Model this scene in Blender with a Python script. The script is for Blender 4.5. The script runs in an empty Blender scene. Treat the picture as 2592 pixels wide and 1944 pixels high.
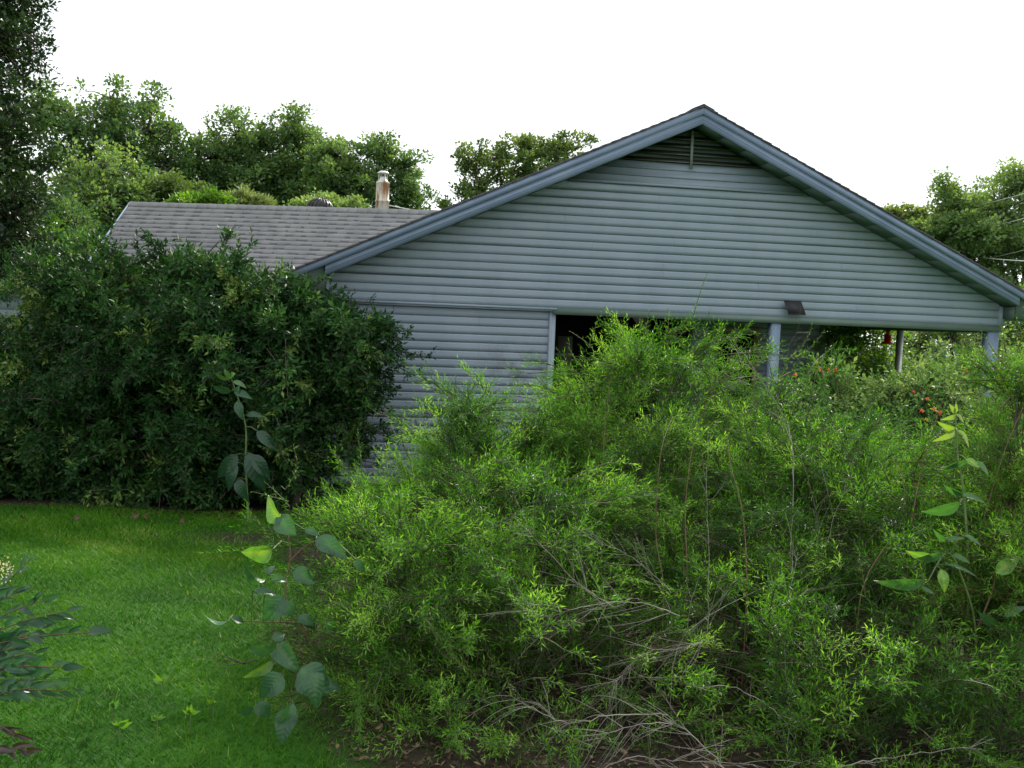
import bpy, math, random
import numpy as np
from mathutils import Matrix, Vector
rng = np.random.default_rng(7); random.seed(7)
scene = bpy.context.scene
col = scene.collection

# ------------------------------------------------------------------ camera
CAM = np.array([0.1735, -13.2394, 2.2470]); YAW, PITCH, ROLL = 0.17512, -0.06304, 0.03822
FPX = 2520.0                                   # focal length in pixels of the 2592 px wide photograph
FW = np.array([math.sin(YAW)*math.cos(PITCH), math.cos(YAW)*math.cos(PITCH), math.sin(PITCH)])
_r = np.array([math.cos(YAW), -math.sin(YAW), 0.0]); _u = np.cross(_r, FW)
RT = math.cos(ROLL)*_r + math.sin(ROLL)*_u; UP = -math.sin(ROLL)*_r + math.cos(ROLL)*_u
cd = bpy.data.cameras.new('camera'); cam = bpy.data.objects.new('camera', cd); col.objects.link(cam)
m = Matrix.Identity(4)
for i in range(3):
    m[i][0] = RT[i]; m[i][1] = UP[i]; m[i][2] = -FW[i]; m[i][3] = CAM[i]
cam.matrix_world = m
cd.sensor_width = 36.0; cd.lens = 36.0*FPX/2592.0; cd.clip_end = 2000; cd.clip_start = 0.05
scene.camera = cam
scene.render.engine = 'CYCLES'
scene.render.resolution_x = 1024; scene.render.resolution_y = 768

# ------------------------------------------------------------------ world, sun, exposure
SUN_EL, SUN_AZ = math.radians(35), math.radians(33)       # azimuth from +Y towards +X (behind the house, to the right)
world = bpy.data.worlds.new('World'); scene.world = world; world.use_nodes = True
nt = world.node_tree; nt.nodes.clear()
out = nt.nodes.new('ShaderNodeOutputWorld'); bg = nt.nodes.new('ShaderNodeBackground')
sky = nt.nodes.new('ShaderNodeTexSky'); sky.sky_type = 'NISHITA'; sky.sun_disc = False
sky.sun_elevation = SUN_EL; sky.sun_rotation = SUN_AZ
tc = nt.nodes.new('ShaderNodeTexCoord'); mp = nt.nodes.new('ShaderNodeMapping'); mp.inputs['Scale'].default_value = (1.2, 1.2, 5)
nz = nt.nodes.new('ShaderNodeTexNoise'); nz.inputs['Scale'].default_value = 1.6; nz.inputs['Detail'].default_value = 6
rp = nt.nodes.new('ShaderNodeValToRGB')
rp.color_ramp.elements[0].position = 0.30; rp.color_ramp.elements[0].color = (0.72, 0.72, 0.72, 1)
rp.color_ramp.elements[1].position = 0.50; rp.color_ramp.elements[1].color = (0.97, 0.97, 0.97, 1)
mx = nt.nodes.new('ShaderNodeMixRGB'); mx.inputs[2].default_value = (9.8, 10.2, 10.5, 1)   # bright thin overcast
bg.inputs['Strength'].default_value = 0.10
nt.links.new(tc.outputs['Generated'], mp.inputs[0]); nt.links.new(mp.outputs[0], nz.inputs['Vector'])
nt.links.new(nz.outputs['Fac'], rp.inputs[0]); nt.links.new(rp.outputs[0], mx.inputs[0])
nt.links.new(sky.outputs[0], mx.inputs[1]); nt.links.new(mx.outputs[0], bg.inputs[0]); nt.links.new(bg.outputs[0], out.inputs[0])
sl = bpy.data.lights.new('sun', 'SUN'); sl.energy = 4.8; sl.angle = math.radians(4); sl.color = (1, 0.94, 0.82)
so = bpy.data.objects.new('sun', sl); col.objects.link(so)
sd = Vector((math.sin(SUN_AZ)*math.cos(SUN_EL), math.cos(SUN_AZ)*math.cos(SUN_EL), math.sin(SUN_EL)))
so.rotation_euler = sd.to_track_quat('Z', 'Y').to_euler(); so.location = (0, 0, 30)
vs = scene.view_settings; vs.view_transform = 'Standard'; vs.look = 'None'; vs.gamma = 1; vs.exposure = 0.55
try: vs.use_curve_mapping = False
except Exception: pass

# ------------------------------------------------------------------ helpers: geometry
def ray(px, py): return FW + RT*(px-1296)/FPX - UP*(py-972)/FPX
def at(px, py, d): return CAM + ray(px, py)*d                     # d metres along the viewing direction
def atY(px, py, Y): v = ray(px, py); return CAM + v*(Y-CAM[1])/v[1]
def atZ(px, py, Z): v = ray(px, py); return CAM + v*(Z-CAM[2])/v[2]
def gz(x, y):
    x = np.asarray(x, float); y = np.asarray(y, float)
    s = np.clip(-(y+0.6), 0, 12.5)*0.045
    w = np.exp(-((x/14.)**2+((y+6)/12.)**2))
    return s + w*(0.03*np.sin(x*0.9+0.5*y)+0.02*np.sin(y*1.7+x*0.4+1.0)+0.015*np.sin(2.3*x+1.1)) - 0.03*w
def norm(a): return a/np.maximum(np.linalg.norm(a, axis=-1, keepdims=True), 1e-9)
class MB:                                                          # mesh collector: verts, faces, material index
    def __init__(s): s.v = []; s.f = []; s.m = []; s.t = []; s.n = 0
    def add(s, V, F, mi=0, tint=None):
        V = np.asarray(V, float).reshape(-1, 3); F = np.asarray(F, int)
        s.v.append(V); s.f.append(F+s.n); s.m.append(np.full(len(F), mi)); s.n += len(V)
        s.t.append(np.full(len(V), 0.5) if tint is None else np.broadcast_to(tint, (len(V),)).astype(float))
        return s
    def box(s, c, h, ax=None, mi=0, tint=None):                    # centre, half sizes, axes (rows)
        c = np.asarray(c, float); h = np.asarray(h, float)
        ax = np.eye(3) if ax is None else np.asarray(ax, float)
        q = np.array([[-1,-1,-1],[1,-1,-1],[1,1,-1],[-1,1,-1],[-1,-1,1],[1,-1,1],[1,1,1],[-1,1,1]], float)*h
        return s.add(c + q@ax, [[0,3,2,1],[4,5,6,7],[0,1,5,4],[1,2,6,5],[2,3,7,6],[3,0,4,7]], mi, tint)
    def segs(s, A, B, ra, rb, n=3, mi=0, tint=None):               # many tapered prisms at once
        A = np.asarray(A, float).reshape(-1,3); B = np.asarray(B, float).reshape(-1,3); N = len(A)
        if N == 0: return s
        ra = np.broadcast_to(ra, (N,)); rb = np.broadcast_to(rb, (N,))
        D = norm(B-A); X = norm(np.cross(D, np.where(np.abs(D[:, 2:3]) > .9, [[1., 0, 0]], [[0, 0, 1.]]))); Y = np.cross(D, X)
        a = np.arange(n)*2*math.pi/n
        ring = np.cos(a)[None, :, None]*X[:, None]+np.sin(a)[None, :, None]*Y[:, None]
        V = np.concatenate([A[:, None]+ring*ra[:, None, None], B[:, None]+ring*rb[:, None, None]], 1)
        k = np.arange(n); q = np.stack([k, (k+1) % n, (k+1) % n+n, k+n], 1)
        F = (q[None]+(np.arange(N)*2*n)[:, None, None]).reshape(-1, 4)
        t = None if tint is None else np.repeat(np.broadcast_to(tint, (N,)), 2*n)
        return s.add(V.reshape(-1, 3), F, mi, t)
    def tube(s, P, R, n=8, mi=0, cap=True):                        # one smooth tube
        P = np.asarray(P, float); N = len(P); R = np.broadcast_to(R, (N,))
        T = norm(np.gradient(P, axis=0)); ref = np.array([1., 0, 0]) if abs(T[0][2]) > .9 else np.array([0, 0, 1.])
        V = []; x = norm(np.cross(T[0], ref))
        for i in range(N):
            x = norm(x - T[i]*(x@T[i])); y = np.cross(T[i], x)
            for k in range(n):
                a = 2*math.pi*k/n; V.append(P[i]+R[i]*(math.cos(a)*x+math.sin(a)*y))
        F = [[i*n+k, i*n+(k+1) % n, (i+1)*n+(k+1) % n, (i+1)*n+k] for i in range(N-1) for k in range(n)]
        s.add(V, F, mi)
        if cap:
            for i in (0, N-1):
                c = len(V); s.add(np.vstack([np.array(V)[i*n:(i+1)*n], P[i][None]]), [[k, (k+1) % n, n, n] for k in range(n)], mi)
        return s
    def lathe(s, c, prof, n=20, mi=0):                             # profile of (radius, z)
        V = [[c[0]+r*math.cos(2*math.pi*k/n), c[1]+r*math.sin(2*math.pi*k/n), c[2]+z] for r, z in prof for k in range(n)]
        return s.add(V, [[i*n+k, i*n+(k+1) % n, (i+1)*n+(k+1) % n, (i+1)*n+k] for i in range(len(prof)-1) for k in range(n)], mi)
    def mesh(s, name, mats, off=(0, 0, 0), smooth=False):
        V = np.concatenate(s.v)-np.asarray(off, float)
        T = np.concatenate(s.t)
        loops = []; tot = []; mi = []
        for F, M_ in zip(s.f, s.m):
            if F.shape[1] == 4:
                d = F[:, 2] == F[:, 3]
                if d.all(): F = F[:, :3]
                elif d.any():
                    loops.append(F[d][:, :3].ravel()); tot.append(np.full(d.sum(), 3)); mi.append(M_[d]); F = F[~d]; M_ = M_[~d]
            loops.append(F.ravel()); tot.append(np.full(len(F), F.shape[1])); mi.append(M_)
        L = np.concatenate(loops); K = np.concatenate(tot); MI = np.concatenate(mi)
        me = bpy.data.meshes.new(name); me.vertices.add(len(V)); me.vertices.foreach_set('co', V.ravel().astype(np.float32))
        me.loops.add(len(L)); me.loops.foreach_set('vertex_index', L.astype(np.int32))
        me.polygons.add(len(K)); me.polygons.foreach_set('loop_start', (np.cumsum(K)-K).astype(np.int32))
        me.polygons.foreach_set('loop_total', K.astype(np.int32)); me.polygons.foreach_set('material_index', MI.astype(np.int32))
        if smooth: me.polygons.foreach_set('use_smooth', np.ones(len(K), bool))
        a = me.attributes.new('tint', 'FLOAT', 'POINT'); a.data.foreach_set('value', T.astype(np.float32))
        for mt in (mats if isinstance(mats, (list, tuple)) else [mats]): me.materials.append(mt)
        me.update(calc_edges=True); me.validate()
        return me
def tag(o, label=None, cat=None, group=None, kind=None):
    if label: o['label'] = label
    if cat: o['category'] = cat
    if group: o['group'] = group
    if kind: o['kind'] = kind
    return o
def empty(name, loc, label, cat, group=None):
    o = bpy.data.objects.new(name, None); col.objects.link(o); o.location = loc; o.empty_display_size = .2
    return tag(o, label, cat, group)
def wloc(o):
    l = np.array(o.location)
    while o.parent: o = o.parent; l = l+np.array(o.location)
    return l
def put(name, mb, mat, parent=None, smooth=False, origin=None, kind=None):
    base = wloc(parent) if parent else np.zeros(3)
    org = base if origin is None else np.asarray(origin, float)
    me = mb.mesh(name, mat, org, smooth); o = bpy.data.objects.new(name, me); col.objects.link(o)
    o.parent = parent; o.location = org-base
    if kind: o['kind'] = kind
    return o

# ------------------------------------------------------------------ helpers: materials
def mat_new(name):
    m = bpy.data.materials.new(name); m.use_nodes = True; nt = m.node_tree
    return m, nt, nt.nodes['Principled BSDF']
def N(nt, t, **k):
    n = nt.nodes.new(t)
    for a, b in k.items():
        if a in n.inputs: n.inputs[a].default_value = b
        else: setattr(n, a, b)
    return n
def surf(name, c1, c2=None, scale=6., rough=.7, bump=.0, bscale=40., stretch=(1, 1, 1), metal=0., stain=None, stain_scale=1.2, stain_amt=.5, spec=.4, rampos=(.35, .65)):
    m, nt, p = mat_new(name); L = nt.links.new
    p.inputs['Roughness'].default_value = rough; p.inputs['Metallic'].default_value = metal; p.inputs['Specular IOR Level'].default_value = spec
    tc = N(nt, 'ShaderNodeTexCoord'); mp = N(nt, 'ShaderNodeMapping'); mp.inputs['Scale'].default_value = stretch
    geo = N(nt, 'ShaderNodeNewGeometry'); L(geo.outputs['Position'], mp.inputs[0])
    n1 = N(nt, 'ShaderNodeTexNoise', Scale=scale, Detail=5.0); L(mp.outputs[0], n1.inputs['Vector'])
    r = N(nt, 'ShaderNodeValToRGB'); r.color_ramp.elements[0].position, r.color_ramp.elements[1].position = rampos
    r.color_ramp.elements[0].color = (*c1, 1); r.color_ramp.elements[1].color = (*(c2 or c1), 1); L(n1.outputs['Fac'], r.inputs[0])
    cs = r.outputs[0]
    if stain:
        n2 = N(nt, 'ShaderNodeTexNoise', Scale=stain_scale, Detail=8.0, Roughness=.65); L(mp.outputs[0], n2.inputs['Vector'])
        r2 = N(nt, 'ShaderNodeValToRGB'); r2.color_ramp.elements[0].position = .52; r2.color_ramp.elements[1].position = .75
        r2.color_ramp.elements[0].color = (0, 0, 0, 1); r2.color_ramp.elements[1].color = (stain_amt,)*3+(1,)
        L(n2.outputs['Fac'], r2.inputs[0]); mx = N(nt, 'ShaderNodeMixRGB'); mx.inputs[2].default_value = (*stain, 1)
        L(r2.outputs[0], mx.inputs[0]); L(cs, mx.inputs[1]); cs = mx.outputs[0]
    L(cs, p.inputs['Base Color'])
    if bump:
        n3 = N(nt, 'ShaderNodeTexNoise', Scale=bscale, Detail=4.0); L(mp.outputs[0], n3.inputs['Vector'])
        b = N(nt, 'ShaderNodeBump', Strength=bump, Distance=.01); L(n3.outputs['Fac'], b.inputs['Height']); L(b.outputs[0], p.inputs['Normal'])
    return m
def leafmat(name, cols, trans=.35, rough=.4, spec=.5, tcol=None, pos=None):
    m, nt, p = mat_new(name); L = nt.links.new
    at_ = N(nt, 'ShaderNodeAttribute'); at_.attribute_name = 'tint'
    r = N(nt, 'ShaderNodeValToRGB'); e = r.color_ramp.elements
    pos = pos or [i/(len(cols)-1) for i in range(len(cols))]
    while len(e) < len(cols): e.new(.5)
    for i, (c, q) in enumerate(zip(cols, pos)): e[i].position = q; e[i].color = (*c, 1)
    L(at_.outputs['Fac'], r.inputs[0]); L(r.outputs[0], p.inputs['Base Color'])
    p.inputs['Roughness'].default_value = rough; p.inputs['Specular IOR Level'].default_value = spec
    t = N(nt, 'ShaderNodeBsdfTranslucent'); mc = N(nt, 'ShaderNodeMixRGB'); mc.blend_type = 'MULTIPLY'; mc.inputs[0].default_value = 1
    mc.inputs[2].default_value = (*(tcol or (2.0, 1.8, .6)), 1); L(r.outputs[0], mc.inputs[1]); L(mc.outputs[0], t.inputs[0])
    ms = N(nt, 'ShaderNodeMixShader'); ms.inputs[0].default_value = trans
    L(p.outputs[0], ms.inputs[1]); L(t.outputs[0], ms.inputs[2]); L(ms.outputs[0], nt.nodes['Material Output'].inputs[0])
    return m
SIDING = surf('blue_grey_vinyl', (.232, .286, .340), (.264, .318, .372), scale=1.1, rough=.5, stain=(.17, .21, .20), stain_scale=1.3, stain_amt=.28, bump=.05, bscale=60, stretch=(1.6, 1, .7))
def siding_mildew():
    m = SIDING.copy(); m.name = 'blue_grey_vinyl_mildewed'; nt = m.node_tree; L = nt.links.new; p = nt.nodes['Principled BSDF']
    src = p.inputs['Base Color'].links[0].from_socket
    geo = N(nt, 'ShaderNodeNewGeometry'); sb = N(nt, 'ShaderNodeVectorMath', operation='SUBTRACT'); sb.inputs[1].default_value = (2.62, 0, 1.55)
    sc = N(nt, 'ShaderNodeVectorMath', operation='MULTIPLY'); sc.inputs[1].default_value = (1.25, 0, 1.7)
    ln = N(nt, 'ShaderNodeVectorMath', operation='LENGTH'); L(geo.outputs['Position'], sb.inputs[0]); L(sb.outputs[0], sc.inputs[0]); L(sc.outputs[0], ln.inputs[0])
    mr = N(nt, 'ShaderNodeMapRange'); mr.inputs[1].default_value = 0.1; mr.inputs[2].default_value = 1.0; mr.inputs[3].default_value = 1; mr.inputs[4].default_value = 0
    L(ln.outputs['Value'], mr.inputs[0])
    n1 = N(nt, 'ShaderNodeTexNoise', Scale=4.5, Detail=8.0, Roughness=.7); L(geo.outputs['Position'], n1.inputs['Vector'])
    r = N(nt, 'ShaderNodeValToRGB'); r.color_ramp.elements[0].position = .42; r.color_ramp.elements[1].position = .72; L(n1.outputs['Fac'], r.inputs[0])
    mu = N(nt, 'ShaderNodeMath', operation='MULTIPLY'); L(r.outputs[0], mu.inputs[0]); L(mr.outputs[0], mu.inputs[1])
    mx = N(nt, 'ShaderNodeMixRGB'); mx.inputs[2].default_value = (.09, .10, .085, 1); L(mu.outputs[0], mx.inputs[0]); L(src, mx.inputs[1]); L(mx.outputs[0], p.inputs['Base Color'])
    return m
SIDING_M = siding_mildew()
TRIM = surf('blue_trim_paint', (.165, .220, .315), (.205, .265, .365), scale=2, rough=.5, bump=.04, bscale=30)
VENTP = surf('olive_aged_paint', (.20, .235, .19), (.25, .28, .22), scale=5, rough=.7)
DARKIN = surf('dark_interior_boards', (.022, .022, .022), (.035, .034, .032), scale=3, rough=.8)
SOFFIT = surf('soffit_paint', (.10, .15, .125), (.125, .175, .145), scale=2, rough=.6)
ROOFD = surf('asphalt_shingle_dark', (.05, .05, .052), (.09, .088, .09), scale=60, rough=.9, bump=.3, bscale=200)
ROOFL = surf('asphalt_shingle_grey', (.215, .215, .220), (.285, .280, .280), scale=3.2, rough=.9, bump=.25, bscale=200, stain=(.20, .21, .20), stain_scale=.8, stain_amt=.5)
ROOFB = surf('asphalt_shingle_shadow_band', (.10, .10, .105), (.14, .14, .145), scale=20, rough=.9)
GALV = surf('galvanised_metal', (.52, .52, .50), (.66, .66, .63), scale=6, rough=.45, metal=.55)
RUSTY = surf('rusty_flue_metal', (.26, .14, .06), (.60, .55, .46), scale=7, rough=.65, metal=.0, stretch=(1.5, 1.5, .35), rampos=(.36, .54))
BLACKM = surf('black_metal', (.018, .018, .02), (.035, .035, .04), scale=8, rough=.45)
GREYM = surf('grey_painted_metal', (.16, .17, .18), (.22, .23, .24), scale=8, rough=.4)
BARK = surf('bark', (.045, .036, .027), (.10, .085, .065), scale=9, rough=.9, bump=.6, bscale=25, stretch=(1, 1, .25))
TWIG = surf('green_brown_twig', (.05, .045, .022), (.085, .085, .038), scale=8, rough=.75)
TWIGR = surf('reddish_stem', (.09, .045, .02), (.12, .085, .035), scale=8, rough=.7)
DEAD = surf('dead_grey_twig', (.13, .12, .095), (.29, .27, .23), scale=9, rough=.85, bump=.2)
WOOD = surf('weathered_wood', (.20, .17, .14), (.30, .27, .23), scale=7, rough=.85, bump=.4, bscale=40, stretch=(3, 3, .3))
CREAM = surf('cream_paint', (.62, .58, .48), (.70, .66, .55), scale=3, rough=.6)
PALEB = surf('pale_siding_paint', (.40, .50, .52), (.46, .55, .56), scale=3, rough=.6)
TAN = surf('tan_door_trim', (.33, .26, .17), (.40, .32, .22), scale=6, rough=.6)
GREENSTEM = surf('green_stem', (.07, .12, .03), (.12, .18, .05), scale=12, rough=.5)
RED = surf('red_plastic', (.42, .012, .02), (.5, .02, .03), scale=5, rough=.3)
WIREM = surf('cable_sheath', (.30, .33, .30), (.38, .40, .37), scale=5, rough=.5)
WIREW = surf('white_cable', (.72, .72, .70), (.8, .8, .78), scale=5, rough=.5)
def glass(name, c, r=.06):
    m, nt, p = mat_new(name); p.inputs['Base Color'].default_value = (*c, 1); p.inputs['Roughness'].default_value = r; p.inputs['Specular IOR Level'].default_value = .7
    return m
DGLASS = glass('dark_window_glass', (.012, .010, .010))
PANELM = glass('solar_panel_face', (.008, .007, .012), .7)

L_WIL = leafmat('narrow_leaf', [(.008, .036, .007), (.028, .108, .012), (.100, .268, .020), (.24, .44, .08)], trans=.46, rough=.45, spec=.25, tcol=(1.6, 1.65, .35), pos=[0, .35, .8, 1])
L_DRK = leafmat('dark_shrub_leaf', [(.006, .026, .006), (.018, .066, .014), (.055, .140, .030), (.16, .24, .055)], trans=.18, rough=.5, spec=.18, tcol=(1.7, 1.9, .6), pos=[0, .55, .9, 1])
L_OAK = leafmat('oak_leaf', [(.030, .075, .030), (.085, .165, .065), (.18, .27, .12)], trans=.40, rough=.5, spec=.3, tcol=(1.8, 1.7, .55))  # greens lightened: haze over the far trees is put into the leaf colour
L_OLV = leafmat('olive_leaf', [(.04, .085, .022), (.10, .17, .045), (.19, .26, .085)], trans=.30, rough=.45, tcol=(1.7, 1.6, .55))
L_LIME = leafmat('lime_leaf', [(.030, .09, .012), (.08, .19, .022), (.16, .29, .045)], trans=.4, rough=.45, tcol=(1.8, 1.7, .5))
L_PALE = leafmat('pale_willow_leaf', [(.07, .12, .045), (.13, .19, .08), (.19, .25, .12)], trans=.3, rough=.5)
L_BLK = leafmat('deep_green_leaf', [(.010, .026, .008), (.022, .052, .014), (.045, .085, .025)], trans=.2, rough=.4, tcol=(1.6, 1.7, .6))
L_CRP = leafmat('creeper_leaf', [(.010, .040, .010), (.035, .10, .022), (.09, .19, .05), (.20, .29, .11)], trans=.28, rough=.55, spec=.18, tcol=(1.6, 1.6, .6))
L_BIG = leafmat('broad_leaf', [(.018, .060, .030), (.035, .105, .045), (.085, .19, .04), (.20, .27, .07)], trans=.30, rough=.38, spec=.5, tcol=(1.9, 2.1, .5), pos=[0, .4, .8, 1])
def veins(m, strength=.5):
    nt = m.node_tree; L = nt.links.new; p = nt.nodes['Principled BSDF']; tc = N(nt, 'ShaderNodeTexCoord'); sx = N(nt, 'ShaderNodeSeparateXYZ'); L(tc.outputs['Object'], sx.inputs[0])
    ab = N(nt, 'ShaderNodeMath', operation='ABSOLUTE'); L(sx.outputs['X'], ab.inputs[0]); su = N(nt, 'ShaderNodeMath', operation='MULTIPLY_ADD'); su.inputs[1].default_value = -.8; L(ab.outputs[0], su.inputs[0]); L(sx.outputs['Y'], su.inputs[2])
    mu = N(nt, 'ShaderNodeMath', operation='MULTIPLY'); mu.inputs[1].default_value = 50; L(su.outputs[0], mu.inputs[0]); si = N(nt, 'ShaderNodeMath', operation='SINE'); L(mu.outputs[0], si.inputs[0])
    no = N(nt, 'ShaderNodeTexNoise', Scale=9.0, Detail=4.0); L(tc.outputs['Object'], no.inputs['Vector']); ad = N(nt, 'ShaderNodeMath', operation='ADD'); L(si.outputs[0], ad.inputs[0]); L(no.outputs['Fac'], ad.inputs[1])
    b = N(nt, 'ShaderNodeBump', Strength=strength, Distance=.012); L(ad.outputs[0], b.inputs['Height']); L(b.outputs[0], p.inputs['Normal'])
    src = p.inputs['Base Color'].links[0].from_socket; hv = N(nt, 'ShaderNodeHueSaturation'); mr = N(nt, 'ShaderNodeMapRange'); mr.inputs[1].default_value = .3; mr.inputs[2].default_value = .75; mr.inputs[3].default_value = .75; mr.inputs[4].default_value = 1.3
    L(no.outputs['Fac'], mr.inputs[0]); L(mr.outputs[0], hv.inputs['Value']); L(src, hv.inputs['Color']); L(hv.outputs[0], p.inputs['Base Color'])
veins(L_BIG, .10)
L_NAN = leafmat('blue_green_leaf', [(.010, .042, .018), (.026, .080, .040), (.065, .13, .075)], trans=.2, rough=.38, spec=.4, tcol=(1.5, 1.8, .6))
L_GRS = leafmat('grass_blade', [(.014, .062, .004), (.036, .130, .007), (.090, .215, .015), (.24, .28, .09)], trans=.35, rough=.6, spec=.10, tcol=(1.6, 1.7, .3), pos=[0, .45, .88, 1])
L_LIT = leafmat('dead_leaf', [(.035, .022, .012), (.095, .062, .035), (.24, .18, .11)], trans=.1, rough=.8, spec=.2, tcol=(1, .8, .5))
L_FLW = leafmat('orange_flower', [(.42, .045, .012), (.60, .13, .03), (.75, .33, .12)], trans=.3, rough=.5, tcol=(1.2, 1, .8))
L_YEL = leafmat('yellow_leaf', [(.42, .36, .05), (.55, .46, .08)], trans=.3, rough=.5)
L_BUD = leafmat('cream_bud', [(.45, .42, .25), (.6, .55, .38)], trans=.2, rough=.6)

# ------------------------------------------------------------------ ground
def ground():
    def axis(a, b, step, far):
        c = np.arange(a, b+step/2, step); o = [c[-1]]; st = step
        while o[-1] < far: st *= 1.35; o.append(o[-1]+st)
        p = [c[0]]; st = step
        while p[-1] > -far: st *= 1.35; p.append(p[-1]-st)
        return np.concatenate([np.array(p[:0:-1]), c, np.array(o[1:])])
    X = axis(-6, 6, .12, 500); Y = axis(-11, 1, .12, 700)
    GX, GY = np.meshgrid(X, Y); Z = gz(GX, GY)
    V = np.stack([GX, GY, Z], -1).reshape(-1, 3); nx = len(X); ny = len(Y)
    i = np.arange(nx-1)[None]+np.arange(ny-1)[:, None]*nx; i = i.ravel()
    F = np.stack([i, i+1, i+nx+1, i+nx], 1)
    # soil mask: bed under the shrubs, the bare patch, the strip under the dark shrub
    x, y = V[:, 0], V[:, 1]
    wob = .18*np.sin(3.1*x+1)+.15*np.sin(2.3*y+x*1.7)+.1*np.sin(7*x+5*y)
    edge = -0.05 - .10*(y+8)                      # right of this line is bed
    s1 = np.clip((x-edge+wob)/.5, 0, 1)*np.clip((-.8-y)/.5, 0, 1)*np.clip((5.4+.1*(y+8)-x+wob*2)/.8, 0, 1)
    s2 = np.clip((y+2.0-.02*x+wob*.35)/.25, 0, 1)*(y < 1)*(x < 1.5)
    p = atZ(640, 1345, .15); s3 = np.clip(1.4-np.sqrt(((x-p[0])/.85)**2+((y-p[1])/.55)**2)+wob*.6, 0, 1)
    mb = MB(); mb.add(V, F, 0, np.maximum.reduce([s1, s2, s3*.9]))
    m, nt, b = mat_new('lawn_and_soil'); L = nt.links.new; b.inputs['Roughness'].default_value = .95; b.inputs['Specular IOR Level'].default_value = .1
    geo = N(nt, 'ShaderNodeNewGeometry'); n1 = N(nt, 'ShaderNodeTexNoise', Scale=1.3, Detail=8.0); n2 = N(nt, 'ShaderNodeTexNoise', Scale=22., Detail=6.0)
    L(geo.outputs['Position'], n1.inputs['Vector']); L(geo.outputs['Position'], n2.inputs['Vector'])
    r = N(nt, 'ShaderNodeValToRGB'); r.color_ramp.elements[0].position = .35; r.color_ramp.elements[0].color = (.018, .070, .006, 1); r.color_ramp.elements[1].position = .7; r.color_ramp.elements[1].color = (.035, .115, .010, 1); L(n1.outputs['Fac'], r.inputs[0])
    s = N(nt, 'ShaderNodeValToRGB'); s.color_ramp.elements[0].position = .35; s.color_ramp.elements[0].color = (.018, .014, .010, 1); s.color_ramp.elements[1].position = .72; s.color_ramp.elements[1].color = (.05, .040, .028, 1); L(n2.outputs['Fac'], s.inputs[0])
    a = N(nt, 'ShaderNodeAttribute'); a.attribute_name = 'tint'; mx = N(nt, 'ShaderNodeMixRGB'); L(a.outputs['Fac'], mx.inputs[0]); L(r.outputs[0], mx.inputs[1]); L(s.outputs[0], mx.inputs[2]); L(mx.outputs[0], b.inputs['Base Color'])
    bp = N(nt, 'ShaderNodeBump', Strength=.6, Distance=.03); L(n2.outputs['Fac'], bp.inputs['Height']); L(bp.outputs[0], b.inputs['Normal'])
    o = put('ground', mb, m, smooth=True); o['kind'] = 'structure'
    def soil(x, y):
        wob = .18*np.sin(3.1*x+1)+.15*np.sin(2.3*y+x*1.7)+.1*np.sin(7*x+5*y)
        s1 = np.clip((x-(-.05-.10*(y+8))+wob)/.5, 0, 1)*np.clip((-.8-y)/.5, 0, 1)*np.clip((5.4+.1*(y+8)-x+wob*2)/.8, 0, 1)
        s2 = np.clip((y+2.0-.02*x+wob*.35)/.25, 0, 1)*(x < 1.5)
        s3 = np.clip(1.4-np.sqrt(((x-p[0])/.85)**2+((y-p[1])/.55)**2)+wob*.6, 0, 1)
        return np.maximum.reduce([s1, s2, s3])
    return soil
soil = ground()

# ------------------------------------------------------------------ the house
W, ZB, ROW, OV, SL = 9.79, 2.45, .114, .38, .4556
XC = W/2; ZT = 5.2016; ZA = 4.9667
EX = .62                                                          # eave overhang
house = empty('house', (XC, 0, 0), 'single storey blue grey house with clapboard gable and open porch', 'house')
def roofz(x): return ZT - SL*abs(x-XC)                             # top of roof at the gable
CEIL = ZA+.006                                                     # wall meets soffit along this line
def wallz(x): return CEIL - SL*abs(x-XC)
PROF = [(-.0050, 0), (-.0047, .050), (-.0043, .0900), (-.0038, .1080), (.019, .1082), (.019, .1137), (.02, .1137), (.02, 0)]
def plank(name, z0, xa, xb, y0=0., gable=True, parent=None, mat=SIDING, e=ROW, jit=0.):
    V = []; k = len(PROF)
    ok = False
    for side in (0, 1):
        for (py, pz) in PROF:
            z = z0+pz*e/ROW
            if gable:
                hw = (CEIL-z)/SL; lo, hi = XC-hw, XC+hw
                if hw <= 0: lo = hi = XC
            else: lo, hi = -1e9, 1e9
            x = max(xa, lo) if side == 0 else min(xb, hi)
            if side == 1: x = max(x, V[len(V)-k][0])
            V.append([x, y0+py+jit, z])
    if V[k][0]-V[0][0] < .02: return None
    F = [[i, (i+1) % k, (i+1) % k+k, i+k] for i in range(k)]
    mb = MB(); mb.add(V, F)
    c0 = np.mean(V[:k], 0); c1 = np.mean(V[k:], 0)
    mb.add(V[:k]+[c0], [[(i+1) % k, i, k, k] for i in range(k)]); mb.add(V[k:]+[c1], [[i, (i+1) % k, k, k] for i in range(k)])
    return put(name, mb, mat, parent, origin=V[0])
gw = MB()                                                          # gable sheathing behind the boards
hwb = W/2
gv = [[0, .022, ZB], [W, .022, ZB], [W, .022, wallz(W)], [XC, .022, CEIL], [0, .022, wallz(0)]]
gv2 = [[a, .16, c] for a, b, c in gv]
gw.add(gv+gv2, [[0, 1, 6, 5], [1, 2, 7, 6], [2, 3, 8, 7], [3, 4, 9, 8], [4, 0, 5, 9]])
gw.add(gv, [[0, 1, 2, 4]]); gw.add([gv[4], gv[2], gv[3]], [[0, 1, 2, 2]])
gw.add(gv2, [[1, 0, 4, 2]]); gw.add([gv2[2], gv2[4], gv2[3]], [[0, 1, 2, 2]])
gable = put('gable_wall', gw, SIDING, house)
rr = random.Random(3)
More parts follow.
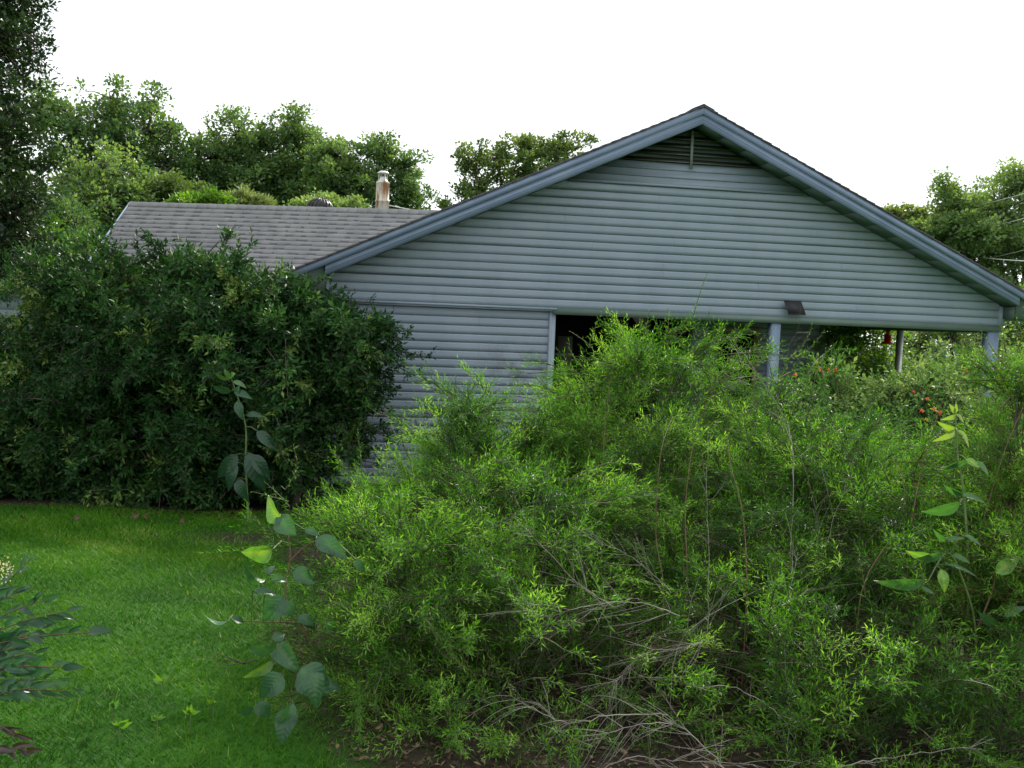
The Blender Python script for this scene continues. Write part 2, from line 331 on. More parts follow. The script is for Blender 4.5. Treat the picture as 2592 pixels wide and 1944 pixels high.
for r in range(15):                                                # gable rows, seams staggered panel by panel (two rows to a panel)
    if r % 2 == 0:
        cuts = [rr.uniform(.8, 3.4)]
        while cuts[-1] < W: cuts.append(cuts[-1]+rr.choice([3.66, 3.66, 2.4, 3.0]))
    z = ZB+r*ROW; xs = [0.045]+[c for c in cuts if c < W-.3]+[W-.045]
    for a, b in zip(xs[:-1], xs[1:]): plank('siding_plank', z, a+.0008, b-.0008, parent=gable, jit=rr.uniform(-.0012, .0012))
zb = ZB+15*ROW                                                     # belt flashing then two wide boards
mbf = MB(); hw = (CEIL-zb-.035)/SL; mbf.box([XC, -.018, zb+.018], [hw, .014, .017]); put('flashing_strip', mbf, SIDING, gable)
def flatboard(z0, z1, y0, name='gable_board', mat=SIDING):
    h0, h1 = (CEIL-z0)/SL, (CEIL-z1)/SL; mb = MB()
    f = [[XC-h0, y0-.02, z0], [XC+h0, y0-.02, z0], [XC+h1, y0-.008, z1], [XC-h1, y0-.008, z1]]
    b = [[a, .02, c] for a, _, c in f]; mb.add(f+b, [[0, 1, 2, 3], [4, 7, 6, 5], [0, 4, 5, 1], [1, 5, 6, 2], [2, 6, 7, 3], [3, 7, 4, 0]])
    return put(name, mb, mat, gable, origin=f[0])
flatboard(zb+.038, zb+.125, 0); flatboard(zb+.129, zb+.226, 0); flatboard(zb+.23, zb+.33, .002)
vent = empty('gable_vent', (0, 0, 0), None, None); vent.parent = house; vent.location = (0, 0, 0)
vz = zb+.335
bk = MB(); hv = (CEIL-vz)/SL; bk.add([[XC-hv, .018, vz], [XC+hv, .018, vz], [XC, .018, CEIL]], [[0, 1, 2, 2]])
put('backing', bk, surf('vent_screen', (.06, .075, .075), (.08, .095, .09)), vent)
z = vz; k = 0
while z < CEIL-.05:                                                # louvre blades, tilted out at the bottom
    h0 = (CEIL-z)/SL; h1 = (CEIL-z-.05)/SL; mb = MB()
    f = [[XC-h0, -.055, z], [XC+h0, -.055, z], [XC+h1, .01, z+.05], [XC-h1, .01, z+.05]]; b = [[a, c_+.006, c+.014] for a, c_, c in f]
    mb.add(f+b, [[3, 2, 1, 0], [4, 5, 6, 7], [0, 1, 5, 4], [1, 2, 6, 5], [2, 3, 7, 6], [3, 0, 4, 7]])
    put('louvre_blade', mb, VENTP, vent, origin=f[0]); z += .104
mb = MB(); mb.box([XC-.02, -.066, (vz+CEIL-.02)/2-.045], [.018, .008, (CEIL-vz)/2+.02]); put('mullion', mb, VENTP, vent)

def cornerboard(x, z0, z1, y=-.026, w=.045, d=.10, mat=SIDING, par=None):
    mb = MB(); mb.box([x, y+d/2-.002, (z0+z1)/2], [w, d/2, (z1-z0)/2]); mb.box([x+w*.35, y-.003, (z0+z1)/2], [w*.3, .003, (z1-z0)/2-.002])
    return put('corner_board', mb, mat, par or house, origin=[x, y, z0])
cornerboard(.0, ZB+.002, wallz(0)-.01, par=gable); cornerboard(W, ZB+.002, wallz(W)-.01, par=gable)
# header beam under the gable
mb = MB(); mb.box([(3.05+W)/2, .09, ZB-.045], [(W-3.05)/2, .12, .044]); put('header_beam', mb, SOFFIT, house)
mb = MB(); mb.box([1.53, -.026, ZB-.016], [1.56, .016, .015]); mb.box([1.53, -.006, ZB-.042], [1.53, .02, .010]); put('bottom_trim', mb, SIDING, house)
# lower wall left of the porch
lw = MB(); lw.box([1.52, .15, 1.18], [1.5, .07, 1.22]); lower = put('front_wall', lw, SIDING, house)
z = ZB-.055-ROW; i = 0
while z > -.15:
    cut = 1.1 if (i//2) % 2 else 2.05
    for a, b in ((.0, cut), (cut, 3.0)): plank('siding_plank', z, a+.0008, b-.0008, y0=.055, gable=False, parent=lower, mat=SIDING_M, jit=rr.uniform(-.001, .001))
    z -= ROW; i += 1
mb = MB(); mb.box([3.045, .09, 1.17], [.042, .075, 1.235]); mb.box([3.02, .012, 1.17], [.012, .004, 1.233]); put('corner_board', mb, SIDING, lower)
# side walls, back walls, porch
mb = MB(); mb.box([.06, 3.9, 1.25], [.06, 3.67, 1.3]); put('side_wall', mb, SIDING, house)
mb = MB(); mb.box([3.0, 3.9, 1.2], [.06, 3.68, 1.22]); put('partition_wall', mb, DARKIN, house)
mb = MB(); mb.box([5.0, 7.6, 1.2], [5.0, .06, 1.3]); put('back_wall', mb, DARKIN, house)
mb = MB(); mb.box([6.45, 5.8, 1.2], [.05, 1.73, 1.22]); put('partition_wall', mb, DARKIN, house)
pw = MB(); pw.box([7.78, 4.1, 1.2], [1.30, .06, 1.22]); pwall = put('porch_wall', pw, SIDING, house)
z = .02
while z < 2.36:
    for a, b in ((6.52, 6.86), (7.80, 9.02)) if z < 2.12 else ((6.52, 9.02),): plank('siding_plank', z, a, b, y0=4.02, gable=False, parent=pwall)
    z += ROW
mb = MB(); mb.box([9.05, 4.04, 1.2], [.05, .06, 1.2]); mb.box([9.075, 5.8, 1.2], [.03, 1.7, 1.2]); put('corner_board', mb, SIDING, pwall)
door = empty('door', (7.33, 4.0, 0), None, None); door.parent = house; door.location = (7.33-XC, 4.0, 0)
dc = 7.33
mb = MB(); mb.box([dc-.40, 3.985, 1.1], [.05, .035, 1.1]); mb.box([dc+.40, 3.985, 1.1], [.05, .035, 1.1]); mb.box([dc, 3.985, 2.245], [.47, .04, .045]); put('door_frame', mb, TAN, door)
mb = MB(); mb.box([dc, 3.99, 1.09], [.345, .02, 1.09]); put('door_leaf', mb, DGLASS, door)
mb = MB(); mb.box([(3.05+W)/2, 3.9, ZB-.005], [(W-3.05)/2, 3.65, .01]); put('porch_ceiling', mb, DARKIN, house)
mb = MB(); mb.box([W-.02, 2.1, ZB-.06], [.07, 1.9, .05]); put('side_beam', mb, SOFFIT, house)
mb = MB(); mb.box([6.4, 3.9, -.04], [3.4, 3.7, .06]); put('porch_slab', mb, surf('concrete', (.09, .088, .08), (.13, .125, .115), scale=3, rough=.9), house)
for x, w_ in ((6.27, .065), (9.68, .085)):
    mb = MB(); mb.box([x, .06, 1.19], [w_, .07, 1.2]); mb.box([x+w_+.004, .06, 1.19], [.004, .055, 1.19]); put('porch_post', mb, TRIM, house, origin=[x, .06, 0])
mb = MB(); mb.box([9.82, 2.7, 1.2], [.04, .05, 1.23]); put('porch_post', mb, GALV, house, origin=[9.82, 2.7, 0])
mb = MB(); mb.box([3.42, .85, 1.0], [.11, .02, 1.06]); put('leaning_board', mb, surf('dull_board', (.035, .036, .024), (.05, .05, .034)), None)
bo = bpy.data.objects['leaning_board']; tag(bo, 'dull tan upright board standing inside the dark porch beside the siding wall', 'board')

for x_ in (.035, W-.035):
    mb = MB(); mb.box([x_, 3.88, 2.665], [.03, 3.70, .205]); put('side_frieze', mb, SIDING, house)
# main roof: rake boards, soffit, deck, courses
ca = 1/math.sqrt(1+SL*SL); sa = SL*ca
def raketape(name, t_top, t_bot, y0, y1, xL, xR, mat, par):
    """a board following both slopes, t = vertical drop below the roof line; split at the ridge"""
    for s, xe in ((-1, xL), (1, xR)):
        f = [[XC, y0, ZT-t_top], [xe, y0, roofz(xe)-t_top], [xe, y0, roofz(xe)-t_bot], [XC, y0, ZT-t_bot]]; b = [[a, y1, c] for a, _, c in f]
        F = [[0, 1, 2, 3], [7, 6, 5, 4], [0, 4, 5, 1], [1, 5, 6, 2], [2, 6, 7, 3], [3, 7, 4, 0]]
        if s > 0: F = [q[::-1] for q in F]
        mb = MB(); mb.add(f+b, F); put(name, mb, mat, par)
roof = put('roof', MB().add([[XC, -.30, ZT-.04], [XC, 8, ZT-.04], [-EX, 8, roofz(-EX)-.04], [-EX, -.30, roofz(-EX)-.04], [XC, -.30, ZT-.09], [XC, 8, ZT-.09], [-EX, 8, roofz(-EX)-.09], [-EX, -.30, roofz(-EX)-.09]],
      [[0, 1, 2, 3], [7, 6, 5, 4], [3, 2, 6, 7]]).add([[XC, -.30, ZT-.04], [XC, 8, ZT-.04], [W+EX, 8, roofz(W+EX)-.04], [W+EX, -.30, roofz(W+EX)-.04], [XC, -.30, ZT-.09], [XC, 8, ZT-.09], [W+EX, 8, roofz(W+EX)-.09], [W+EX, -.30, roofz(W+EX)-.09]],
      [[3, 2, 1, 0], [4, 5, 6, 7], [7, 6, 2, 3]]), ROOFD, house)
raketape('rake_trim', .018, .108, -OV-.022, -OV+.05, -EX, W+EX, TRIM, roof)
raketape('rake_board', .110, .235, -OV, -OV+.03, -.0, W+.0, TRIM, roof)
raketape('rake_bead', .165, .172, -OV-.006, -OV+.0, -.0, W+.0, TRIM, roof)
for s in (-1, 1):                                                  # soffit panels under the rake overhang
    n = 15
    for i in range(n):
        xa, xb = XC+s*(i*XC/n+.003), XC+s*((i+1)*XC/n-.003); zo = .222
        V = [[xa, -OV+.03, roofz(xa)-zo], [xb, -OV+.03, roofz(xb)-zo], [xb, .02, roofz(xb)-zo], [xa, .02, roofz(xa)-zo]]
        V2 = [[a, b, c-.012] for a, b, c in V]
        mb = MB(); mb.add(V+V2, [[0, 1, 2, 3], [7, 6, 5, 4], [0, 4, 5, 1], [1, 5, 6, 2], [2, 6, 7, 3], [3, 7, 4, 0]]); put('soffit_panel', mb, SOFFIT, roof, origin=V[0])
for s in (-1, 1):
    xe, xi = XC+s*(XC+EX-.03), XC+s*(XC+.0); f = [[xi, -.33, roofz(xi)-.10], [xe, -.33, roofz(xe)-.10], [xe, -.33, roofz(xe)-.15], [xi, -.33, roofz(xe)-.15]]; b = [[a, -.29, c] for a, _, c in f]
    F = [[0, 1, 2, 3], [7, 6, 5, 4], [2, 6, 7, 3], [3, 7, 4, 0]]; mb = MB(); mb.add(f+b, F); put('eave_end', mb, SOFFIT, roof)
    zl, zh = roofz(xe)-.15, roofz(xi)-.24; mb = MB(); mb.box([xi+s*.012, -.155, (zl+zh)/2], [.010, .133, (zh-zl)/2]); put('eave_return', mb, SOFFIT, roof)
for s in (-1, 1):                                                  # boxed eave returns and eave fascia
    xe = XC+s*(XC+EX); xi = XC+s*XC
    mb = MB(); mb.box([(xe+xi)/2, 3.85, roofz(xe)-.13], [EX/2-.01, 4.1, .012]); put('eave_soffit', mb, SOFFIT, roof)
    mb = MB(); mb.box([xe-s*.012, 3.85, roofz(xe)-.085], [.012, 4.15, .062]); put('eave_fascia', mb, TRIM, roof)
    nC = int((XC+EX)/ca/.143)+1
    for i in range(nC):                                            # courses of shingles: their stepped edge shows along the rake
        d0 = XC+EX+.02-i*.143*ca; d1 = max(d0-.165*ca, 0); j = rr.uniform(-.006, .006)
        def P(dd, lift, y): return [XC+s*dd, y, ZT-SL*dd+lift]
        V = [P(d0, -.018, -OV-.035+j), P(d0, -.018, 8), P(d1, -.018, 8), P(d1, -.018, -OV-.035+j), P(d0, .016, -OV-.035+j), P(d0, .016, 8), P(d1, .004, 8), P(d1, .004, -OV-.035+j)]
        F = [[0, 3, 2, 1], [4, 5, 6, 7], [0, 1, 5, 4], [1, 2, 6, 5], [2, 3, 7, 6], [3, 0, 4, 7]]
        if s < 0: F = [q[::-1] for q in F]
        mb = MB(); mb.add(V, F); put('shingle_course', mb, ROOFD, roof, origin=V[0])
mb = MB()
for s in (-1, 1):
    mb.box([XC+s*.075, 3.8, ZT-.012], [.085, 4.2, .008], ax=[[ca, 0, -s*sa], [0, 1, 0], [s*sa, 0, ca]])
put('ridge_cap', mb, ROOFD, roof)

# ------------------------------------------------------------------ rear wing of the house with its grey shingle roof
A_ = atZ(331, 513, 4.3); B_ = atZ(1085, 534, 4.3)
rd = norm(B_-A_); rd[2] = 0; pd = np.array([rd[1], -rd[0], 0]); pd = pd if pd[1] < 0 else -pd
v = ray(240, 642); nrm = np.cross(pd, [0, 0, 1]); t = ((A_-CAM)@nrm)/(v@nrm); Q = CAM+v*t
run = (Q-A_)@pd; PIT = (4.3-Q[2])/run
LEN = 8.2; RUN = 5.4
wing = empty('house_wing', (A_[0]+rd[0]*4, A_[1]+rd[1]*4, 0), 'rear wing of the house with long grey shingle roof and ridge', 'house')
sdn = norm(pd - np.array([0, 0, PIT])); nup = norm(np.cross(rd, sdn)); nup = nup if nup[2] > 0 else -nup
def wp(u, s_, h=0): return A_ + rd*u + sdn*s_ + nup*h
mb = MB(); SLEN = RUN*math.sqrt(1+PIT*PIT)
V = [wp(0, 0, -.012), wp(LEN, 0, -.012), wp(LEN, SLEN, -.012), wp(0, SLEN, -.012)]; V2 = [p-np.array([0, 0, .14]) for p in V]
mb.add(V+V2, [[0, 1, 2, 3], [7, 6, 5, 4], [0, 4, 5, 1], [1, 5, 6, 2], [2, 6, 7, 3], [3, 7, 4, 0]])
mir = lambda p: p - 2*((p-A_)@pd)*pd
V = [mir(p) for p in V]; V2 = [mir(p) for p in V2]
mb.add(V+V2, [[3, 2, 1, 0], [4, 5, 6, 7], [1, 5, 4, 0], [2, 6, 5, 1], [3, 7, 6, 2], [0, 4, 7, 3]])
wroof = put('roof', mb, ROOFD, wing)
mb = MB()
for sgn in (1, -1):
    f = [wp(-.03, -.01, .012), wp(-.03, SLEN, .012), wp(-.03, SLEN, -.16), wp(-.03, -.01, -.18)]
    f = f if sgn > 0 else [mir(p) for p in f]
    b = [p+rd*.03 for p in f]; mb.add(f+b, [[0, 1, 2, 3], [7, 6, 5, 4], [0, 4, 5, 1], [1, 5, 6, 2], [2, 6, 7, 3], [3, 7, 4, 0]])
put('rake_board', mb, TRIM, wroof)
svars = []
UL = 0.98
for q in range(7):                                                 # laminated shingle: base strip, raised tabs, shadow bands in the cut-outs
    r2 = random.Random(q); mb = MB()
    e = .150
    mb.add([[0, 0, 0], [UL, 0, 0], [UL, -e, .006], [0, -e, .006], [0, -e, -.002], [UL, -e, -.002]], [[3, 2, 1, 0], [4, 5, 2, 3]])
    x = r2.uniform(0, .06)
    while x < UL-.05:
        w_ = r2.uniform(.12, .26); x1 = min(x+w_, UL)
        mb.add([[x, 0, .003], [x1, 0, .003], [x1, -e, .0125], [x, -e, .0125], [x, -e, .004], [x1, -e, .004]], [[3, 2, 1, 0], [4, 5, 2, 3]])
        g = r2.uniform(.10, .24); x2 = min(x1+g, UL)
        if x2-x1 > .03: mb.add([[x1+.004, -e*.62, .0075], [x2-.004, -e*.62, .0075], [x2-.004, -e+.001, .0085], [x1+.004, -e+.001, .0085], [x1, -e-.001, .0], [x2, -e-.001, .0]], [[3, 2, 1, 0], [4, 5, 2, 3]], 1)
        x = x1+g
    svars.append(mb.mesh('shingle', [ROOFL, ROOFB]))
frame = Matrix(((rd[0], -sdn[0], nup[0]), (rd[1], -sdn[1], nup[1]), (rd[2], -sdn[2], nup[2])))
rows = int(SLEN/.143); wl = np.array(wing.location)
cnt = 0
for i in range(rows):
    off = rr.uniform(-.95, 0) if i else -.3
    u = off
    while u < LEN-.2:
        st = max(u, 0)
        if st+.2 < LEN+.3 and cnt < 300:
            o = bpy.data.objects.new('shingle', svars[rr.randrange(7)]); col.objects.link(o); o.parent = wroof
            Wm = frame.to_4x4(); sx = (min(u+UL, LEN)-st)/UL; p = wp(st, i*.143)
            Wm = Matrix.Translation(Vector(p-wl)) @ Wm @ Matrix.Diagonal((max(sx, .05), 1, 1, 1)); o.matrix_local = Wm; cnt += 1
        u += UL
mb = MB()
for sgn in (1, -1):
    for i in range(int(LEN/.2)):
        f = [wp(i*.2, -.0, .030), wp(i*.2+.215, -.0, .022), wp(i*.2+.215, .14, .022), wp(i*.2, .14, .030)]
        g = [wp(i*.2, -.0, .0), wp(i*.2, .14, .0), wp(i*.2+.2, .14, .0)]
        V = f+g; V = V if sgn > 0 else [mir(p) for p in V]
        F = [[0, 1, 2, 3], [0, 3, 5, 4], [3, 2, 6, 5]]; F = F if sgn < 0 else [q_[::-1] for q_ in F]
        mb.add(V, F)
put('ridge_cap', mb, ROOFL, wroof)
# wing walls
mb = MB(); c0 = A_+rd*(LEN/2)
zw = 4.3-PIT*(RUN-.5)-.3; mb.box([c0[0], c0[1], zw/2], [LEN/2-.3, RUN-.5, zw/2], ax=[rd, -pd, [0, 0, 1]]); 
f = [A_+rd*.3+pd*(RUN-.5), A_+rd*.3-pd*(RUN-.5), A_+rd*.3]; f[0] = np.append(f[0][:2], zw); f[1] = np.append(f[1][:2], zw); f[2] = np.append(f[2][:2], 3.98); mb.add(f, [[0, 1, 2, 2]])
put('wing_wall', mb, SIDING, wing)
# turbine ventilator and flue beyond the ridge
def behind(px, py, back, z=None):
    """point seen at px,py on the vertical plane 'back' metres behind the ridge"""
    v = ray(px, py); t = ((A_-CAM)@pd - back)/(v@pd); return CAM+v*t
p = behind(810, 516, .55); tz = 4.3-PIT*.55
turb = empty('turbine_vent', (p[0], p[1], tz), 'dark ribbed turbine ventilator dome behind the grey roof ridge', 'roof vent')
mb = MB(); mb.lathe([p[0], p[1], tz-.05], [(.16, 0), (.15, .12), (.17, .14), (.17, .16), (.05, .17)], 16); put('vent_collar', mb, GREYM, turb, smooth=True)
mb = MB(); top = p[2]+.10
mb.lathe([p[0], p[1], 0], [(.20, top-.24), (.235, top-.15), (.20, top-.07), (.10, top-.015), (.0, top-.005)], 20); put('vent_dome', mb, BLACKM, turb, smooth=True)
for k in range(18):
    a = 2*math.pi*k/18; mb = MB(); pts = []
    for q in range(6):
        th = q/5*1.45; r_ = .255*math.cos(th*.95)+.01; pts.append([p[0]+r_*math.cos(a+.1*q), p[1]+r_*math.sin(a+.1*q), top-.24+.245*math.sin(th)])
    mb.tube(pts, .013, 4); put('fin', mb, BLACKM, turb)
p = behind(968, 500, .35)
cb = behind(968, 560, .35); px_m = 2520/((p-CAM)@FW)
flue = empty('flue_pipe', (p[0], p[1], 3.9), 'rust streaked metal flue pipe with round cap on the rear roof ridge', 'chimney')
R0 = 16.5/px_m
zt_ = lambda py: behind(968, py, .35)[2]
mb = MB(); mb.lathe([p[0], p[1], 0], [(R0*1.03, 3.85), (R0*1.03, zt_(512)), (R0*1.10, zt_(511)), (R0*1.10, zt_(508)), (R0, zt_(507)), (R0, zt_(466)), (R0*1.05, zt_(465)), (R0*1.05, zt_(462)), (R0*.7, zt_(458)), (.0, zt_(458))], 24); put('pipe', mb, RUSTY, flue, smooth=False)
mb = MB(); mb.lathe([p[0], p[1], 0], [(R0*.80, zt_(460)), (R0*.56, zt_(455)), (R0*.46, zt_(451)), (R0*.46, zt_(447)), (0, zt_(447))], 20); put('pipe_neck', mb, GALV, flue, smooth=True)
mb = MB(); mb.lathe([p[0], p[1], 0], [(R0*.3, zt_(441)), (R0*.90, zt_(440)), (R0*.86, zt_(437)), (R0*.45, zt_(433)), (0, zt_(432))], 20); put('cap', mb, GALV, flue, smooth=True)
mb = MB()
for k in range(4):
    a = k*math.pi/2+.4; mb.segs([[p[0]+R0*.7*math.cos(a), p[1]+R0*.7*math.sin(a), zt_(458)]], [[p[0]+R0*.68*math.cos(a), p[1]+R0*.68*math.sin(a), zt_(439)]], .008, .008, 4)
put('cap_strut', mb, GALV, flue)
rod = MB(); rod.segs([behind(984, 520, .45), behind(1000, 521, .5)], [behind(1050, 533, .45), behind(1035, 534, .5)], .012, .012, 5)
o = put('roof_antenna', rod, GALV); tag(o, 'pair of thin pale rods lying against the roof ridge beside the flue', 'antenna')

# ------------------------------------------------------------------ fittings on the house
p = atY(2012, 779, -.10)
lampo = empty('solar_light', tuple(atY(2012, 779, -.02)), 'small dark tilted solar panel light fixed to the lower edge of the gable', 'light')
ax = norm(np.array([[1, 0.0, 0], [.0, -.62, -.78], [0, .78, -.62]]))
u_ = np.array([1, 0, 0.]); v_ = norm(np.array([.30, -.22, -.9])); n_ = norm(np.cross(v_, u_)); n_ = n_ if n_[1] < 0 else -n_
ax = np.array([u_, v_, n_])
mb = MB(); mb.box(p, [.118, .098, .008], ax); put('solar_panel', mb, PANELM, lampo)
mb = MB()
for a, h in (((0, -.1), (.124, .005, .011)), ((0, .1), (.124, .005, .011)), ((-.12, 0), (.005, .1, .011)), ((.12, 0), (.005, .1, .011))): mb.box(p+u_*a[0]+v_*a[1], h, ax)
put('panel_frame', mb, BLACKM, lampo)
mb = MB(); mb.segs([p-n_*.01], [p+np.array([0, .09, .02])], .012, .012, 6); mb.box(p+np.array([0, .085, .02]), [.03, .008, .04]); put('bracket', mb, BLACKM, lampo)
pf = atY(2247, 852, 2.3)
fd = empty('bird_feeder', (pf[0], pf[1], pf[2]-.14), 'red hanging feeder under the porch ceiling beside the grey post', 'bird feeder')
mb = MB(); mb.lathe([pf[0], pf[1], pf[2]-.13], [(.0, 0), (.085, .0), (.09, .03), (.055, .045), (.055, .16), (.0, .165)], 14); put('feeder_body', mb, RED, fd, smooth=True)
mb = MB(); mb.lathe([pf[0], pf[1], pf[2]+.04], [(.035, -.01), (.03, .05), (.065, .055), (.02, .075), (.0, .08)], 14); put('feeder_cap', mb, RED, fd, smooth=True)
mb = MB(); mb.segs([[pf[0], pf[1], pf[2]+.10]], [[pf[0], pf[1], ZB-.02]], .003, .003, 4); put('hook', mb, GREYM, fd)
mb = MB(); mb.segs([atY(2389, 812, 1.0)], [atY(2425, 915, .6)], .008, .008, 5); o = put('guy_line', mb, WIREM); tag(o, 'thin slanting line hanging under the porch edge near the right post', 'line')

# ------------------------------------------------------------------ plants: generators
def leafset(mb, P, D, Nn, Ln, Wd, tint, mi=0, kind='rhomb'):
    """P base, D direction, Nn normal, Ln length, Wd half width"""
    D = norm(D); S = norm(np.cross(D, Nn)); Nn = np.cross(S, D); n = len(P)
    Ln = np.broadcast_to(Ln, (n,))[:, None]; Wd = np.broadcast_to(Wd, (n,))[:, None]
    if kind == 'rhomb':
        V = np.stack([P, P+D*Ln*.45-S*Wd+Nn*Wd*.35, P+D*Ln-Nn*Ln*.06, P+D*Ln*.45+S*Wd+Nn*Wd*.35], 1)
        b = np.arange(n)[:, None]*4; F = np.concatenate([b+[0, 1, 2], b+[0, 2, 3]])
        mb.add(V.reshape(-1, 3), F, mi, np.repeat(tint, 4))
    elif kind == 'quad':                                           # blunter outline, for oak-like clumps
        V = np.stack([P, P+D*Ln*.3-S*Wd, P+D*Ln*.85-S*Wd*.7-Nn*Ln*.05, P+D*Ln-Nn*Ln*.1, P+D*Ln*.75+S*Wd*.85-Nn*Ln*.05, P+D*Ln*.25+S*Wd*.9], 1)
        b = np.arange(n)[:, None]*6; F = np.concatenate([b+[0, 1, 2, 3], b+[0, 3, 4, 5]]); mb.add(V.reshape(-1, 3), F, mi, np.repeat(tint, 6))
def wobble(U, seed, f=2.2, a=.16):
    r = np.random.default_rng(seed); o = np.zeros(len(U))
    for k in range(6):
        d = r.normal(size=3)*f*(1+.5*k); o += np.sin(U@d+r.uniform(0, 6.3))*a/(1+.4*k)
    return o
def lobes_world(L):                                                # (px,py,dist,rx_px,ry_px,rdepth) -> centres, axes radii
    C = np.array([at(a[0], a[1], a[2]) for a in L]); R = np.array([[a[3]*a[2]/FPX, a[4]*a[2]/FPX, a[5]] for a in L]); return C, R
BAS = np.array([[math.cos(YAW), -math.sin(YAW), 0], [0, 0, 1.0], [math.sin(YAW), math.cos(YAW), 0]])   # right, up, away
def sample_lobes(L, n, seed, inner=.25, keep_below=None, thick=.25, wob=.16):
    r = np.random.default_rng(seed); C, R = lobes_world(L)
    area = np.array([(a*b+b*c+a*c) for a, b, c in R]); k = r.choice(len(L), size=int(n*2.2), p=area/area.sum())
    U = norm(r.normal(size=(len(k), 3))); w = wobble(U*1.0+k[:, None], seed, a=wob)
    rad = np.where(r.random(len(k)) < inner, r.uniform(.45, .9, len(k)), 1-np.abs(r.normal(0, thick*.5, len(k))))*(1+w)
    loc = U*rad[:, None]*R[k]; P = C[k]+loc@BAS; Nn = norm((U/R[k])@BAS)
    # reject points deep inside another lobe
    ok = np.ones(len(k), bool)
    for j in range(len(L)):
        q = ((P-C[j])@BAS.T)/R[j]; ok &= ~((np.linalg.norm(q, axis=1) < .62) & (k != j))
    ok &= P[:, 2] > gz(P[:, 0], P[:, 1])+.03
    P, Nn = P[ok][:n], Nn[ok][:n]
    return P, Nn, r
# spray templates: a leafy shoot along +z, unit length
def spray_template(seed, nl, leaf, wid, sidetwigs=4, droop=.25):
    r = np.random.default_rng(seed); pts = [np.zeros(3)]; d = np.array([0, 0, 1.]); ns = 7
    bend = norm(np.array([r.normal(), r.normal(), 0]))*droop/ns
    for i in range(ns): d = norm(d+bend*2+r.normal(0, .05, 3)); pts.append(pts[-1]+d/ns)
    pts = np.array(pts); A = [pts[:-1]]; B = [pts[1:]]; ra = [np.linspace(.010, .004, ns)]; rb = [np.linspace(.009, .003, ns)]
    paths = [(pts, 1.0)]
    for k in range(sidetwigs):
        t = r.uniform(.15, .75); i = int(t*ns); b = pts[i]; a = r.uniform(0, 6.3)
        dd = norm(np.array([math.cos(a), math.sin(a), r.uniform(.5, 1.2)])); ln = r.uniform(.25, .5)
        q = [b]
        for j in range(3): dd = norm(dd+[0, 0, .12]+r.normal(0, .06, 3)); q.append(q[-1]+dd*ln/3)
        q = np.array(q); paths.append((q, ln)); A.append(q[:-1]); B.append(q[1:]); ra.append(np.full(3, .005)); rb.append(np.full(3, .003))
    tot = sum(l for _, l in paths); LP, LD, LN = [], [], []
    for q, ln in paths:
        n = max(4, int(nl*ln/tot)); t = np.linspace(.08, 1, n); s = t*(len(q)-1); i = np.minimum(s.astype(int), len(q)-2); f = (s-i)[:, None]
        P = q[i]*(1-f)+q[i+1]*f; T = norm(q[i+1]-q[i]); ph = np.arange(n)*2.4+r.uniform(0, 6)
        X = norm(np.cross(T, [0.3, .9, .1])); Y = np.cross(T, X); O = np.cos(ph)[:, None]*X+np.sin(ph)[:, None]*Y
        opn = np.linspace(1.1, .35, n)[:, None]; D = norm(O*opn+T*.8); LP.append(P); LD.append(D); LN.append(norm(T-D*np.sum(T*D, 1, keepdims=True)+.05*r.normal(size=(n, 3))))
    P = np.concatenate(LP); D = np.concatenate(LD); Nn = np.concatenate(LN)
    ln = leaf*r.uniform(.7, 1.15, len(P))
    return dict(A=np.concatenate(A), B=np.concatenate(B), ra=np.concatenate(ra), rb=np.concatenate(rb), P=P, D=D, N=Nn, L=ln, W=ln*wid)
def frames(D, r):
    D = norm(D); X = norm(np.cross(D, r.normal(size=D.shape))); return np.stack([X, np.cross(D, X), D], 1)   # rows
def place_sprays(mbL, mbT, T, P, D, S, tint, r, kind='rhomb', tips=True):
    which = r.integers(0, len(T), len(P)); Fm = frames(D, r)
    for k, t in enumerate(T):
        I = np.where(which == k)[0]
        if not len(I): continue
        n = len(I); m_ = len(t['P'])
        base = P[I]-D[I]*S[I][:, None]*.75
        tr = lambda v: np.einsum('mj,njk->nmk', v, Fm[I])
        LP = (base[:, None]+tr(t['P'])*S[I][:, None, None]).reshape(-1, 3); LD = tr(t['D']).reshape(-1, 3); LN = tr(t['N']).reshape(-1, 3)
        # leaf blades turn their upper face to the light
        LN = norm(LN+np.array([0, 0, .6]))
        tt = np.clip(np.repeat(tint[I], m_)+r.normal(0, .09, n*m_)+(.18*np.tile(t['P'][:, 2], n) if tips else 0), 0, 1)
        leafset(mbL, LP, LD, LN, (S[I][:, None]*t['L'][None]).ravel(), (S[I][:, None]*t['W'][None]).ravel(), tt, 0, kind)
        if mbT is not None:
            A = (base[:, None]+tr(t['A'])*S[I][:, None, None]).reshape(-1, 3); B = (base[:, None]+tr(t['B'])*S[I][:, None, None]).reshape(-1, 3)
            mbT.segs(A, B, (S[I][:, None]*t['ra'][None]).ravel(), (S[I][:, None]*t['rb'][None]).ravel(), 3)
